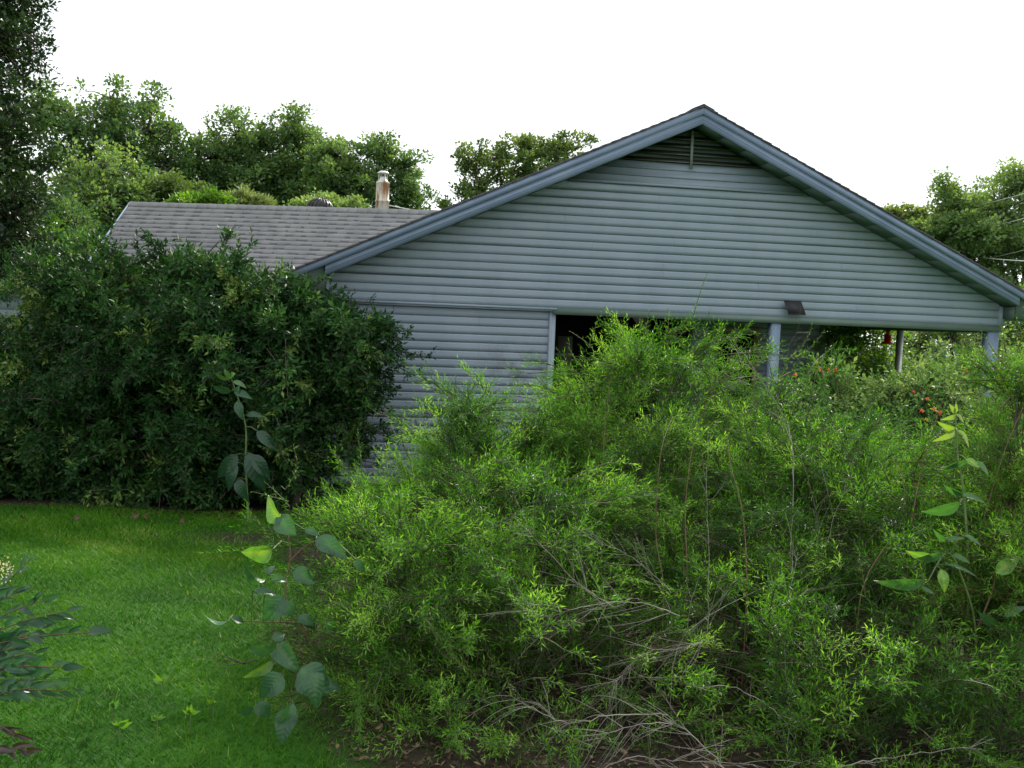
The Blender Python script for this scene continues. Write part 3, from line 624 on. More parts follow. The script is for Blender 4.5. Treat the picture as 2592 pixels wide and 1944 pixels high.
def plumes(L, nb, seed, out=.7, upw=.7, rnd=.3, blen=(.35, .7), per=9, size=(.16, .30), inner=.3, wob=.22, droop=.3, fan=.75, flat=0.):
    P, Nn, r = sample_lobes(L, nb, seed, inner=inner, wob=wob, thick=.35)
    D = norm(Nn*out+np.array([0, 0, upw])+r.normal(0, rnd, P.shape)); n = len(P); BL = r.uniform(*blen, n); cl = r.normal(0, 1, n)
    dn = norm(Nn*[1, 1, 0]+1e-3)*droop+np.array([0, 0, -droop]); ts = np.linspace(0, 1, 7)
    C = [P-D*BL[:, None]*.65-dn*0+(D*BL[:, None])*t+dn*BL[:, None]*t*t for t in ts]; C = np.stack(C, 1)      # n,7,3
    A = C[:, :-1].reshape(-1, 3); B = C[:, 1:].reshape(-1, 3)
    t = np.sort(r.uniform(.12, 1, (n, per)), 1); t[:, -1] = 1; q = t*5.999; i = q.astype(int); f = (q-i)[..., None]; I = np.arange(n)[:, None]
    Q = C[I, i]*(1-f)+C[I, i+1]*f; T = norm(C[I, i+1]-C[I, i]); side = r.normal(size=T.shape)
    if flat: side = side*np.array([1, 1, 1-flat])
    side = norm(side-T*np.sum(side*T, -1, keepdims=True)); w_ = (fan*(1.1-t))[..., None]; SD = norm(T+side*w_)
    S = r.uniform(*size, (n, per))*(1.15-.45*t); Q = Q+SD*S[..., None]*.6
    return Q.reshape(-1, 3), SD.reshape(-1, 3), S.ravel(), np.repeat(cl, per), (A, B), r, P
def canes(mb, base, P, r, n, rad=.006, segs=9, sag=.12, sides=4, lean=.0):
    """stems rising from the root area to points among the foliage"""
    idx = r.choice(len(P), size=min(n, len(P)), replace=False)
    for i in idx:
        e = P[i]; b = base[r.integers(len(base))]+np.append(r.normal(0, .10, 2), 0); b[2] = float(gz(b[0], b[1]))-.02
        t = np.linspace(0, 1, segs)[:, None]; mid = (b+e)/2+np.append(-(e-b)[:2]*.18, .18*abs(e[2]-b[2]))
        C = (1-t)**2*b+2*t*(1-t)*mid+t*t*e+r.normal(0, .012, (segs, 3))*np.sin(t*3.14)
        R = rad*r.uniform(.6, 1.3)*np.linspace(1, .35, segs); mb.segs(C[:-1], C[1:], R[:-1], R[1:], sides)

# ---- front narrow-leaved shrubs
WT = [spray_template(s, 36, .165, .080, sidetwigs=3, droop=.35) for s in range(12)]
def willow(name, label, L, n, seed, roots, size=(.20, .34), bright=.5, shoots=None, bare=None, stem=TWIG, dens=.84, outw=.7, upw=.6):
    C, R = lobes_world(L); bx = np.mean(C, 0); root = np.array([[*at(a, 1500, d)[:2], 0] for a, d in roots])
    for q in root: q[2] = float(gz(q[0], q[1]))
    o = empty(name, tuple(root[0]), label, 'shrub', 'narrow leaved shrubs in the foreground')
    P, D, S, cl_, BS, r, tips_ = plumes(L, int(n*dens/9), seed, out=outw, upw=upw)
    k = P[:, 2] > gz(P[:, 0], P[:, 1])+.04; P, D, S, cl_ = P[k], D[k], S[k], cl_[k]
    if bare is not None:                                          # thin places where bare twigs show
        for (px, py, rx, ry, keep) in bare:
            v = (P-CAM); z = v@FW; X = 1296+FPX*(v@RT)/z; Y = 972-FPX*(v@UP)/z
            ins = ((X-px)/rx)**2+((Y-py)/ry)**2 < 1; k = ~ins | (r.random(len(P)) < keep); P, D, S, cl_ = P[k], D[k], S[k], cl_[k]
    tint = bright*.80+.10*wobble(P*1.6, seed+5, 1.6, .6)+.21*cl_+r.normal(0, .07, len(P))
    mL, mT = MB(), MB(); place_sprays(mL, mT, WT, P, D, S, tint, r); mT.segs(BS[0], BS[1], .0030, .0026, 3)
    if shoots:                                                     # long thin shoots standing clear of the mass
        for (px, py, dx, dy, d, ln) in shoots:
            tip = at(px, py, d); b = at(px+dx, py+dy, d+.05); k = 7
            tt = np.linspace(0, 1, k)[:, None]; pts = b*(1-tt)+tip*tt+np.sin(tt*3.14)*RT*r.normal(0, .03)
            mT.segs(pts[:-1], pts[1:], np.linspace(.004, .0015, k-1), np.linspace(.0035, .0012, k-1), 4)
            nn = int(np.linalg.norm(tip-b)/.016); t2 = np.linspace(.05, 1, nn)[:, None]; PP = b*(1-t2)+tip*t2+np.sin(t2*3.14)*0
            q = np.linspace(0, k-1.001, nn); i0 = q.astype(int); f = (q-i0)[:, None]; PP = pts[i0]*(1-f)+pts[np.minimum(i0+1, k-1)]*f
            T = norm(tip-b); X = norm(np.cross(T, [.2, 1, .1])); Y = np.cross(T, X); ph = np.arange(nn)*2.4
            O = np.cos(ph)[:, None]*X+np.sin(ph)[:, None]*Y; DD = norm(O*np.linspace(1, .5, nn)[:, None]+T*.75)
            ll = np.linspace(.048, .020, nn)*r.uniform(.8, 1.2, nn)*(d/7)**.5; leafset(mL, PP, DD, np.broadcast_to(T+[0, 0, .2], DD.shape), ll, ll*.085, np.clip(r.normal(.72, .1, nn), 0, 1))
    mC = MB(); canes(mC, root, tips_, r, 60)
    put('leaf_sprays', mL, L_WIL, o, kind='stuff'); put('twigs', mT, stem, o, kind='stuff'); put('canes', mC, BARK, o, kind='stuff')
    return o
willow('arching_shrub', 'low spreading bright green shrub with narrow leaves in the foreground, beside the broad leaved vine',
    [(890, 1345, 5.5, 110, 75, .4), (1040, 1440, 5.3, 250, 225, .6), (1270, 1330, 5.7, 280, 190, .7), (1150, 1220, 6.2, 150, 80, .4), (980, 1250, 6.0, 120, 60, .3),
     (1030, 1610, 4.95, 240, 200, .45), (1330, 1560, 4.95, 290, 260, .45), (1140, 1790, 4.6, 220, 130, .35), (1400, 1270, 6.1, 180, 170, .5), (1290, 1840, 4.6, 230, 150, .35), (1520, 1880, 4.5, 220, 110, .3), (1560, 1720, 4.9, 180, 160, .3), (1400, 1950, 4.3, 200, 60, .2), (1640, 1950, 4.3, 160, 60, .2)],
    4300, 11, [(1150, 5.3), (1330, 5.2), (1000, 5.3)], bright=.62,
    shoots=[(672, 1222, 60, 60, 5.5, 0), (742, 1130, -20, 110, 5.8, 0), (905, 1090, 10, 110, 6, 0), (640, 1245, 90, 25, 5.4, 0), (480, 1660, 150, 20, 5.0, 0), (500, 1640, 120, 40, 5.0, 0), (530, 1690, 120, -20, 4.9, 0), (1010, 1060, 30, 110, 6.2, 0), (840, 1140, 30, 70, 6, 0)],
    bare=[(1540, 1760, 210, 220, .35), (1330, 1800, 110, 110, .5), (1120, 1500, 90, 100, .6), (900, 1880, 250, 70, .4)])
willow('bushy_shrub', 'narrow bushy shrub top rising in front of the lower siding wall',
    [(1185, 1010, 6.9, 65, 70, .24), (1140, 1110, 6.9, 120, 70, .3), (1250, 1130, 6.9, 110, 80, .3), (1355, 1080, 6.8, 40, 60, .2), (1380, 1180, 6.7, 90, 90, .3), (1200, 1330, 6.7, 230, 180, .45)],
    2100, 21, [(1200, 6.8), (1350, 6.8)], bright=.60, shoots=[(1375, 990, 10, 60, 6.7, 0), (1180, 945, 5, 50, 6.9, 0), (1225, 960, -10, 50, 6.9, 0)])
willow('tall_shrub', 'tallest bright green narrow leaved shrub covering the dark porch opening',
    [(1655, 890, 7.2, 170, 72, .5), (1520, 940, 7.1, 100, 100, .4), (1480, 1060, 7.0, 110, 120, .4), (1650, 1060, 6.9, 220, 150, .6), (1780, 955, 7.3, 90, 85, .4), (1600, 1250, 6.5, 260, 220, .6), (1500, 1420, 6.0, 210, 190, .45)],
    3100, 31, [(1600, 6.8), (1700, 6.7), (1500, 6.6)], bright=.66,
    shoots=[(1535, 770, -45, 110, 7.2, 0), (1520, 870, 60, 100, 7.1, 0), (1445, 840, 60, 80, 7.1, 0), (1440, 860, 45, 80, 7.1, 0), (1398, 918, 40, 80, 7.0, 0), (1395, 985, 50, 60, 7.0, 0), (1590, 805, 10, 60, 7.2, 0), (1620, 800, 0, 60, 7.2, 0),
            (1645, 785, -8, 70, 7.2, 0), (1690, 780, 0, 70, 7.2, 0), (1790, 690, -45, 150, 7.1, 0), (1840, 815, -20, 60, 7.2, 0), (1445, 925, 30, 70, 7.0, 0), (1735, 800, -25, 60, 7.2, 0), (1570, 835, 10, 50, 7.2, 0), (1870, 840, -20, 70, 7.2, 0)],
    bare=[(1520, 1440, 260, 150, .35), (1650, 1330, 200, 100, .6)])
willow('open_shrub', 'loose open narrow leaved shrub with bare branches in front of the middle porch post',
    [(1905, 960, 6.9, 75, 50, .25), (2055, 900, 7.0, 30, 40, .2), (1960, 1110, 6.7, 170, 90, .45), (1850, 1220, 6.4, 170, 140, .5), (1980, 1290, 6.2, 170, 140, .5), (2150, 1120, 6.9, 120, 50, .3)],
    1350, 41, [(1900, 6.4), (2000, 6.4)], bright=.58,
    shoots=[(2055, 822, -60, 90, 6.8, 0), (2085, 838, -70, 70, 6.8, 0), (1935, 890, 10, 110, 6.8, 0), (1960, 830, -70, 90, 6.8, 0), (2040, 890, -40, 70, 6.8, 0), (1860, 820, 10, 70, 7, 0)],
    bare=[(1960, 940, 130, 90, .30), (1980, 870, 110, 80, .2)])
willow('sprawling_shrub', 'wide feathery green shrub sprawling across the right foreground around the tall weed',
    [(2150, 1165, 6.3, 190, 110, .6), (2310, 1240, 6.4, 160, 90, .5), (2080, 1330, 5.8, 250, 190, .6), (2330, 1400, 5.5, 260, 230, .6), (1900, 1560, 5.1, 260, 230, .5), (2160, 1640, 4.8, 270, 240, .45), (2450, 1640, 4.7, 240, 260, .45), (2050, 1820, 4.5, 260, 150, .35), (2420, 1850, 4.4, 280, 150, .35), (1760, 1400, 5.6, 190, 180, .45), (1850, 1940, 4.3, 200, 60, .2), (2200, 1950, 4.25, 240, 70, .2)],
    4500, 51, [(2150, 5.4), (1950, 5.2), (2400, 5.2)], bright=.50,
    shoots=[(2190, 1130, 60, 90, 5.2, 0), (2160, 1360, 30, 150, 4.8, 0), (2330, 1560, -10, 130, 4.8, 0), (2140, 1350, -60, 30, 5, 0), (1885, 1300, 20, 130, 5, 0), (2290, 1520, 10, 90, 4.9, 0)],
    bare=[(1780, 1760, 170, 180, .4), (1740, 1560, 100, 110, .6), (1860, 1900, 200, 70, .5), (2230, 1570, 120, 70, .45), (2420, 1900, 200, 60, .5)])
willow('upright_shrub', 'upright yellow green shrub at the right edge in front of the end post',
    [(2570, 1000, 6.0, 45, 90, .25), (2570, 1140, 5.7, 90, 110, .4), (2520, 1260, 5.5, 120, 120, .4), (2610, 920, 6.0, 45, 70, .25), (2600, 1450, 5.0, 110, 180, .4)],
    1500, 61, [(2560, 5.5)], bright=.60, shoots=[(2535, 800, 10, 90, 6, 0), (2570, 800, 5, 90, 6, 0), (2485, 838, 60, 90, 6, 0), (2460, 850, 60, 80, 6.1, 0), (2590, 780, 0, 80, 6, 0), (2505, 900, 20, 60, 6, 0)], stem=TWIGR)

# ---- low weeds filling the ground between the shrubs and the house
def filler(name, label, cat, L, n, seed, mat, leaf=.05, wid=.25, size=(.25, .4), nl=30, tint=.5, kind='rhomb', group=None, upw=.6, root=None, parts=None, twigmat=TWIG, templates=None, wob=.16, inner=.25):
    T = templates or [spray_template(900+s, nl, leaf/np.mean(size), wid, 3, .5) for s in range(6)]
    P, D, S, cl_, BS, r, tips_ = plumes(L, max(8, n//6), seed, out=.8, upw=upw, blen=(.3, .6), per=6, size=size, inner=inner, wob=wob+.08, droop=.25); C, R = lobes_world(L)
    k = P[:, 2] > gz(P[:, 0], P[:, 1])+.04; P, D, S, cl_ = P[k], D[k], S[k], cl_[k]
    b = np.array([C[0][0], C[0][1], float(gz(C[0][0], C[0][1]))]) if root is None else root
    o = empty(name, tuple(b), label, cat, group)
    tt = tint+.12*cl_+.22*wobble(P*1.3, seed+3, 1.3, .5)+r.normal(0, .07, len(P))
    mL, mT = MB(), MB(); place_sprays(mL, mT, T, P, D, S, tt, r, kind)
    put('leaf_sprays', mL, mat, o, kind='stuff')
    mC = MB(); canes(mC, np.array([b]), tips_, r, 24, rad=.012); mT.segs(BS[0], BS[1], .004, .0035, 3)
    put('twigs', mT, twigmat, o, kind='stuff'); put('canes', mC, BARK, o, kind='stuff')
    return o, P, r
filler('weed_bank', 'bank of mixed green weeds between the front shrubs and the porch', 'weeds',
    [(1500, 1150, 8.6, 220, 90, .6), (1780, 1170, 8.4, 220, 100, .6), (2050, 1140, 8.4, 220, 90, .6), (1300, 1190, 8.4, 200, 90, .5), (2300, 1180, 7.6, 260, 120, .6), (2550, 1150, 7.8, 150, 150, .5), (2100, 1240, 7.2, 300, 130, .5)],
    1500, 71, L_CRP, leaf=.045, wid=.2, size=(.2, .34), nl=26, tint=.30)

# ---- trumpet creeper with orange flowers by the right-hand posts
CRPT = [spray_template(950+s, 26, .17, .27, 2, .7) for s in range(6)]
cr1, P_, r_ = filler('trumpet_creeper', 'pale green creeper bush with red and orange flowers in front of the right porch opening', 'creeper',
    [(2310, 985, 9.4, 80, 45, .5), (2430, 965, 9.4, 85, 55, .45), (2370, 1060, 9.2, 150, 80, .55), (2250, 1030, 9.4, 70, 45, .4), (2460, 1020, 9.2, 90, 110, .5), (2400, 1150, 8.8, 150, 100, .5)],
    900, 81, L_CRP, tint=.62, upw=.4, templates=CRPT, size=(.22, .38), twigmat=TWIG, wob=.22)
cr2, P_, r_ = filler('trumpet_creeper', 'dark glossy creeper bush with orange flowers beside the middle porch post', 'creeper',
    [(2070, 1005, 9.6, 80, 40, .45), (2160, 1040, 9.6, 110, 45, .45), (2030, 1040, 9.4, 90, 60, .4), (2120, 960, 9.6, 50, 25, .3), (2000, 1120, 9.2, 150, 80, .5)],
    520, 82, L_CRP, tint=.42, upw=.4, templates=CRPT, size=(.22, .36), wob=.22)
def flower(par, px, py, d, sc=1.0, t=.5, ang=0.):
    sc *= .4
    p = at(px, py, d); ax = norm(-BAS[2]*.75+BAS[0]*math.cos(ang)*.7+BAS[1]*math.sin(ang)*.6); X = norm(np.cross(ax, [0, 0, 1])); Y = np.cross(ax, X); n = 8; V = []
    prof = [(.004, -.055), (.007, -.03), (.011, 0), (.015, .012)]
    for rr_, z in prof: V += [p+(X*math.cos(2*math.pi*k/n)*rr_+Y*math.sin(2*math.pi*k/n)*rr_+ax*z)*sc for k in range(n)]
    F = [[i*n+k, i*n+(k+1) % n, (i+1)*n+(k+1) % n, (i+1)*n+k] for i in range(3) for k in range(n)]
    mb = MB(); mb.add(V, F, 0, t)
    for k in range(5):
        a = 2*math.pi*k/5; o_ = X*math.cos(a)+Y*math.sin(a); s_ = np.cross(ax, o_); b = p+(o_*.013+ax*.012)*sc
        mb.add([b-s_*.008*sc, b+o_*.016*sc-s_*.011*sc+ax*.004*sc, b+o_*.026*sc-ax*.002, b+o_*.016*sc+s_*.011*sc+ax*.004*sc, b+s_*.008*sc], [[0, 1, 2, 2], [0, 2, 3, 3], [0, 3, 4, 4]], 0, min(1, t+.3))
    put('flower', mb, L_FLW, par, origin=p)
for q in [(2075, 935, 9.0, 1.7, .5, 1), (2068, 917, 9.1, 1.2, .8, 2), (2096, 936, 9.1, 1.3, .1, 0), (2115, 936, 9.05, 1.6, .15, 3), (2013, 948, 8.9, 1.5, .55, .5)]: flower(cr2, *q)
for q in [(2333, 1040, 8.5, 1.5, .35, 1), (2365, 1036, 8.5, 1.4, .3, 2), (2378, 1044, 8.5, 1.9, .15, -.5), (2405, 1032, 8.5, 1.3, .4, .5), (2475, 1042, 8.5, 1.5, .4, 2), (2344, 1062, 8.5, 1.2, .8, 1), (2445, 937, 8.9, 1.5, .1, 0), (2312, 992, 8.7, 1.3, .0, 1), (2347, 1010, 8.7, 1.2, .3, 2), (2296, 950, 9., 1.0, .8, 1)]: flower(cr1, *q)

# ---- the big dark shrub by the house corner
DT = [spray_template(300+s, 21, .31, .20, 3, 1.1) for s in range(8)]
DL = [(60, 960, 12.4, 210, 200, 1.1), (300, 860, 12.3, 230, 190, 1.2), (500, 830, 12.2, 210, 175, 1.2), (660, 880, 12.1, 190, 165, 1.0), (810, 880, 12.1, 150, 125, .75), (900, 850, 12.1, 80, 75, .5), (930, 900, 12.0, 45, 40, .3),
      (170, 1070, 12.0, 230, 150, 1.1), (420, 1050, 11.9, 260, 170, 1.1), (650, 1050, 11.9, 220, 160, .95), (830, 1010, 12.2, 140, 110, .55), (910, 990, 12.2, 80, 60, .4), (780, 1130, 12.3, 70, 50, .35), (120, 1200, 11.8, 260, 60, .9), (420, 1200, 11.7, 240, 60, .8), (640, 1190, 11.8, 130, 60, .5), (-120, 1000, 12.2, 220, 200, 1.1),
      (200, 750, 12.6, 110, 70, .8), (770, 760, 12.3, 80, 50, .5), (870, 790, 12.2, 50, 30, .3), (460, 680, 12.2, 90, 45, .5), (300, 700, 12.4, 90, 50, .5), (640, 735, 12.2, 90, 50, .6), (560, 700, 12.2, 70, 40, .5)]
P, D, S, cl_, BS, r, tips_ = plumes(DL, 980, 101, out=1.0, upw=.25, rnd=.35, blen=(.45, .9), per=10, size=(.20, .36), inner=.35, droop=.25, fan=1.0, flat=.85); k = (P[:, 1] < -.30) | (P[:, 0] < -.35); P, D, S, cl_ = P[k], D[k], S[k], cl_[k]
base = at(430, 1250, 12.3); base[2] = float(gz(base[0], base[1]))
dark = empty('evergreen_shrub', tuple(base), 'large dark rounded evergreen shrub at the left corner of the house', 'shrub')
D = norm(D+np.array([0, 0, -.25])+r.normal(0, .15, P.shape))
tint = .50+.19*cl_+.18*wobble(P, 7, 1.2, .5)+r.normal(0, .08, len(P))
pick = r.random(len(P)) < .035; tint[pick] += .45
mL, mT = MB(), MB(); place_sprays(mL, mT, DT, P, D, S, tint, r, tips=False)
mT.segs(BS[0], BS[1], .006, .005, 3); put('leaf_sprays', mL, L_DRK, dark, kind='stuff'); put('twigs', mT, BARK, dark, kind='stuff')
mC = MB(); rt = np.array([base+np.array([dx, dy, 0]) for dx, dy in ((-1.6, 0), (-.8, .2), (0, 0), (.7, .1), (1.2, .2))]); canes(mC, rt, tips_, r, 90, rad=.022, sides=5); put('stems', mC, BARK, dark, kind='stuff')
b = at(748, 1235, 11.7); b[2] = float(gz(b[0], b[1])); t_ = at(762, 1060, 11.8)
mb = MB(); mb.tube([b, (b*.6+t_*.4)+[.02, 0, 0], t_, t_+[.02, 0, .4]], [.055, .05, .04, .02], 7); put('trunk', mb, BARK, dark, smooth=True)

# ------------------------------------------------------------------ broad leaves as parts
def leafmesh(name, mat, w=.28, tint=.5, fold=.25, curl=.25, wave=.02, nL=8, tipp=1.0, seed=0):
    V = []; F = []; r = random.Random(seed); T = []
    for i in range(nL+1):
        t = i/nL; hw = w*(math.sin(math.pi*min(1, t**.8)))**.85*(1-.25*t)*tipp if 0 < t < 1 else .004
        y = t; z = -curl*t*t + .04*math.sin(3*t)
        for j, u in enumerate((-1, -.5, 0, .5, 1)):
            V.append([u*hw, y*(1-.1*curl*t), z+abs(u)*fold*hw+wave*math.sin(7*t+u*3+seed)*abs(u)]); T.append(tint+(.14 if u == 0 else 0)+r.uniform(-.05, .05))
    for i in range(nL):
        for j in range(4): a = i*5+j; F.append([a, a+1, a+6, a+5])
    V = np.array(V); mb = MB(); mb.add(V, F, 0, np.clip(np.array(T), 0, 1)); return mb.mesh(name, mat, smooth=True)
def putleaf(par, me, b, t, d, dt=0., wid=1., roll=0., d0=0., name='leaf'):
    """leaf object from base pixel b to tip pixel t at distance d; roll turns the blade about its length (0 = face to camera)"""
    B = at(b[0], b[1], d+d0); LB.setdefault(par.name, []).append(B); T = at(t[0], t[1], d+dt); Y = T-B; ln = np.linalg.norm(Y); Y = Y/ln
    Z = -FW - Y*(-FW@Y); Z = Z/np.linalg.norm(Z); X = np.cross(Y, Z); c, s = math.cos(roll), math.sin(roll); X, Z = c*X+s*Z, -s*X+c*Z
    o = bpy.data.objects.new(name, me); col.objects.link(o); o.parent = par; base = wloc(par)
    M_ = Matrix.Identity(4)
    for i in range(3): M_[i][0] = X[i]*ln*wid; M_[i][1] = Y[i]*ln; M_[i][2] = Z[i]*ln*min(1, wid+.3); M_[i][3] = B[i]-base[i]
    o.matrix_local = M_; return o
LB = {}; LS = {}
def petioles(par, rad=.0016):
    S = np.concatenate(LS[par.name]); B = np.array(LB[par.name]); i = np.argmin(np.linalg.norm(B[:, None]-S[None], axis=2), 1); E = S[i]; M_ = (B+E)/2+np.array([0, 0, .25])*np.linalg.norm(B-E, axis=1)[:, None]*.4
    mb = MB(); mb.segs(E, M_, rad*1.3, rad*1.1, 5); mb.segs(M_, B, rad*1.1, rad, 5); put('petioles', mb, GREENSTEM, par, kind='stuff')
def gpoint(px, d):
    p = at(px, 1500, d); return np.array([p[0], p[1], float(gz(p[0], p[1]))])
def stemline(par, pts, r0, r1, mat=GREENSTEM, name='stem', n=6):
    P = np.array([at(*q) if len(q) == 3 and not isinstance(q, np.ndarray) else q for q in pts]); k = len(P)
    t = np.linspace(0, k-1, (k-1)*4+1); i = np.minimum(t.astype(int), k-2); f = (t-i)[:, None]
    P0 = P[np.maximum(i-1, 0)]; P1 = P[i]; P2 = P[i+1]; P3 = P[np.minimum(i+2, k-1)]
    C = .5*((2*P1)+(-P0+P2)*f+(2*P0-5*P1+4*P2-P3)*f**2+(-P0+3*P1-3*P2+P3)*f**3)
    LS.setdefault(par.name, []).append(C); mb = MB(); mb.tube(C, np.linspace(r0, r1, len(C)), n); return put(name, mb, mat, par, smooth=True)
# broad leaved vine on the left side of the front shrub
VL = [leafmesh('vine_leaf', L_BIG, w=.36, tint=tn, curl=c, fold=f, seed=i, wave=.05) for i, (tn, c, f) in enumerate([(.22, .35, .35), (.30, .2, .2), (.40, .5, .6), (.78, .35, .45)])]
g = gpoint(800, 5.0)
vine = empty('broad_leaved_vine', tuple(g), 'sprawling vine with large blue green leaves at the left tip of the front shrub', 'vine')
for l in [  # base, tip, distance, tip distance offset, width, roll, mesh
    ((716, 1318), (660, 1262), 5.0, .02, 1.0, .5, 3), ((700, 1310), (745, 1352), 5.0, -.05, 1.2, .2, 1), ((735, 1345), (715, 1300), 5.05, 0, 1.2, -.3, 0),
    ((800, 1362), (875, 1405), 5.0, -.08, .75, .5, 0), ((822, 1370), (884, 1388), 5.1, .05, .8, -.6, 2), ((690, 1390), (612, 1412), 4.95, -.05, 1.1, .5, 3),
    ((672, 1468), (605, 1450), 4.9, -.1, .6, .9, 2), ((680, 1455), (695, 1422), 4.95, .05, 1.1, .7, 0), ((685, 1470), (728, 1462), 4.95, 0, .8, .7, 2),
    ((745, 1440), (790, 1475), 5.0, -.05, 1.0, .3, 0), ((640, 1495), (712, 1505), 4.9, .05, .55, 1.0, 1), ((718, 1510), (665, 1575), 4.85, -.05, 1.15, .15, 0),
    ((722, 1520), (745, 1565), 4.9, .0, .9, .4, 1), ((578, 1572), (503, 1578), 4.8, -.05, .55, 1.05, 2), ((600, 1575), (580, 1568), 4.85, 0, 1.4, .8, 0), ((585, 1566), (628, 1575), 4.8, .05, .7, .9, 0),
    ((752, 1560), (800, 1580), 4.95, .0, .8, .6, 0), ((822, 1580), (868, 1602), 4.95, .05, .8, .6, 2), ((700, 1640), (628, 1650), 4.8, -.1, .75, .6, 0), ((690, 1620), (725, 1602), 4.85, .05, 1., .5, 1),
    ((700, 1635), (745, 1690), 4.85, -.1, .9, .4, 2), ((690, 1670), (620, 1728), 4.8, -.05, .55, .5, 3), ((715, 1705), (655, 1770), 4.7, -.05, 1.15, .0, 0),
    ((760, 1690), (830, 1760), 4.75, -.05, 1.35, .25, 1), ((800, 1700), (790, 1780), 4.7, -.1, 1.1, -.1, 2), ((655, 1775), (680, 1822), 4.7, 0, 1.2, .2, 1),
    ((738, 1790), (705, 1880), 4.6, -.1, .95, -.15, 0), ((742, 1780), (712, 1835), 4.55, -.05, .9, .3, 2), ((640, 1790), (596, 1812), 4.75, 0, .9, .4, 0), ((800, 1730), (868, 1740), 4.8, 0, .8, .6, 0), ((770, 1340), (810, 1352), 5.05, 0, .8, .6, 1), ((900, 1415), (925, 1450), 5.0, 0, .8, .2, 0)]:
    putleaf(vine, VL[l[6]], l[0], l[1], l[2]-.3, l[3], l[4], l[5])
stemline(vine, [g, (800, 1650, 4.85), (740, 1560, 4.85), (722, 1500, 4.85), (735, 1400, 4.9), (720, 1315, 4.9)], .007, .003, TWIGR)
stemline(vine, [(860, 1620, 4.9), (760, 1580, 4.8), (690, 1575, 4.75), (590, 1570, 4.7)], .005, .002, TWIGR)
stemline(vine, [(860, 1680, 4.8), (770, 1655, 4.75), (720, 1640, 4.7), (690, 1640, 4.7)], .005, .002, TWIGR)
stemline(vine, [(800, 1650, 4.8), (745, 1720, 4.65), (735, 1800, 4.55)], .005, .002, TWIGR)
stemline(vine, [(735, 1420, 4.9), (770, 1385, 4.95), (810, 1365, 4.95)], .004, .002, TWIGR)
petioles(vine, .0022)
# broad leaved weed before the dark shrub
PL = [leafmesh('weed_leaf', L_BIG, w=.24, tint=tn, curl=c, seed=i+5) for i, (tn, c) in enumerate([(.62, .3), (.30, .25), (.08, .3)])]
g = gpoint(625, 10.6)
poke = empty('broad_leaved_weed', tuple(g), 'tall single weed with drooping broad leaves standing before the dark shrub', 'weed')
for l in [((580, 960), (535, 948), .8, .7, 0), ((585, 958), (565, 936), 1.2, .3, 0), ((585, 950), (592, 945), 2., .3, 0), ((590, 965), (624, 976), .9, .8, 0), ((586, 990), (534, 982), 1.0, .6, 1), ((592, 990), (637, 1005), .9, .5, 1), ((596, 1000), (604, 975), 1.2, .3, 1),
          ((600, 1015), (612, 1062), 1.1, .1, 1), ((622, 1050), (665, 1048), .9, .7, 2), ((650, 1090), (702, 1140), .9, .3, 2), ((628, 1145), (668, 1248), .95, .1, 2), ((640, 1150), (684, 1215), 1.0, .3, 2), ((600, 1150), (548, 1215), 1.1, .2, 2), ((598, 1170), (570, 1245), .9, -.1, 2), ((600, 1210), (622, 1270), 1.1, .0, 2)]:
    putleaf(poke, PL[l[4]], l[0], l[1], 10.5, -.05, l[2], l[3])
stemline(poke, [g, (622, 1180, 10.6), (622, 1080, 10.6), (600, 1000, 10.6), (582, 950, 10.6)], .014, .005)
petioles(poke, .004)
# opposite-leaved weed on the right
QL = [leafmesh('weed_leaf', L_BIG, w=.2, tint=tn, curl=c, seed=i+9) for i, (tn, c) in enumerate([(.95, .5), (.45, .3), (.8, .35)])]
g = gpoint(2450, 5.1)
milk = empty('tall_weed', tuple(g), 'slender tall weed with paired drooping pale leaves at right, in front of the creeper', 'weed')
for l in [((2420, 1048), (2398, 1068), 1, .5, 0), ((2416, 1044), (2411, 1030), 1.2, .2, 0), ((2417, 1044), (2423, 1030), 1.2, .2, 0), ((2420, 1048), (2443, 1062), 1, .5, 0), ((2419, 1085), (2383, 1085), 1.1, .8, 0), ((2417, 1088), (2382, 1122), .9, .3, 0), ((2422, 1088), (2468, 1122), .8, .6, 0),
          ((2425, 1165), (2398, 1196), 1.2, .7, 1), ((2447, 1163), (2396, 1195), .8, .7, 1), ((2445, 1162), (2482, 1180), 1.4, .3, 2), ((2470, 1168), (2510, 1198), 1.1, .6, 1), ((2436, 1250), (2392, 1240), .9, .8, 1), ((2434, 1255), (2412, 1244), .9, .6, 1),
          ((2430, 1272), (2350, 1312), 1.2, .6, 1), ((2432, 1255), (2500, 1262), .8, .9, 1)]:
    putleaf(milk, QL[l[4]], l[0], l[1], 4.95, -.04, l[2], l[3])
stemline(milk, [g, (2452, 1500, 4.98), (2440, 1260, 5), (2424, 1150, 5), (2418, 1035, 5)], .008, .003)
g = gpoint(2480, 4.9)
mk2 = empty('sprawling_weed', tuple(g), 'lower weed with long flat blue green leaves at the right, beneath the tall weed', 'weed')
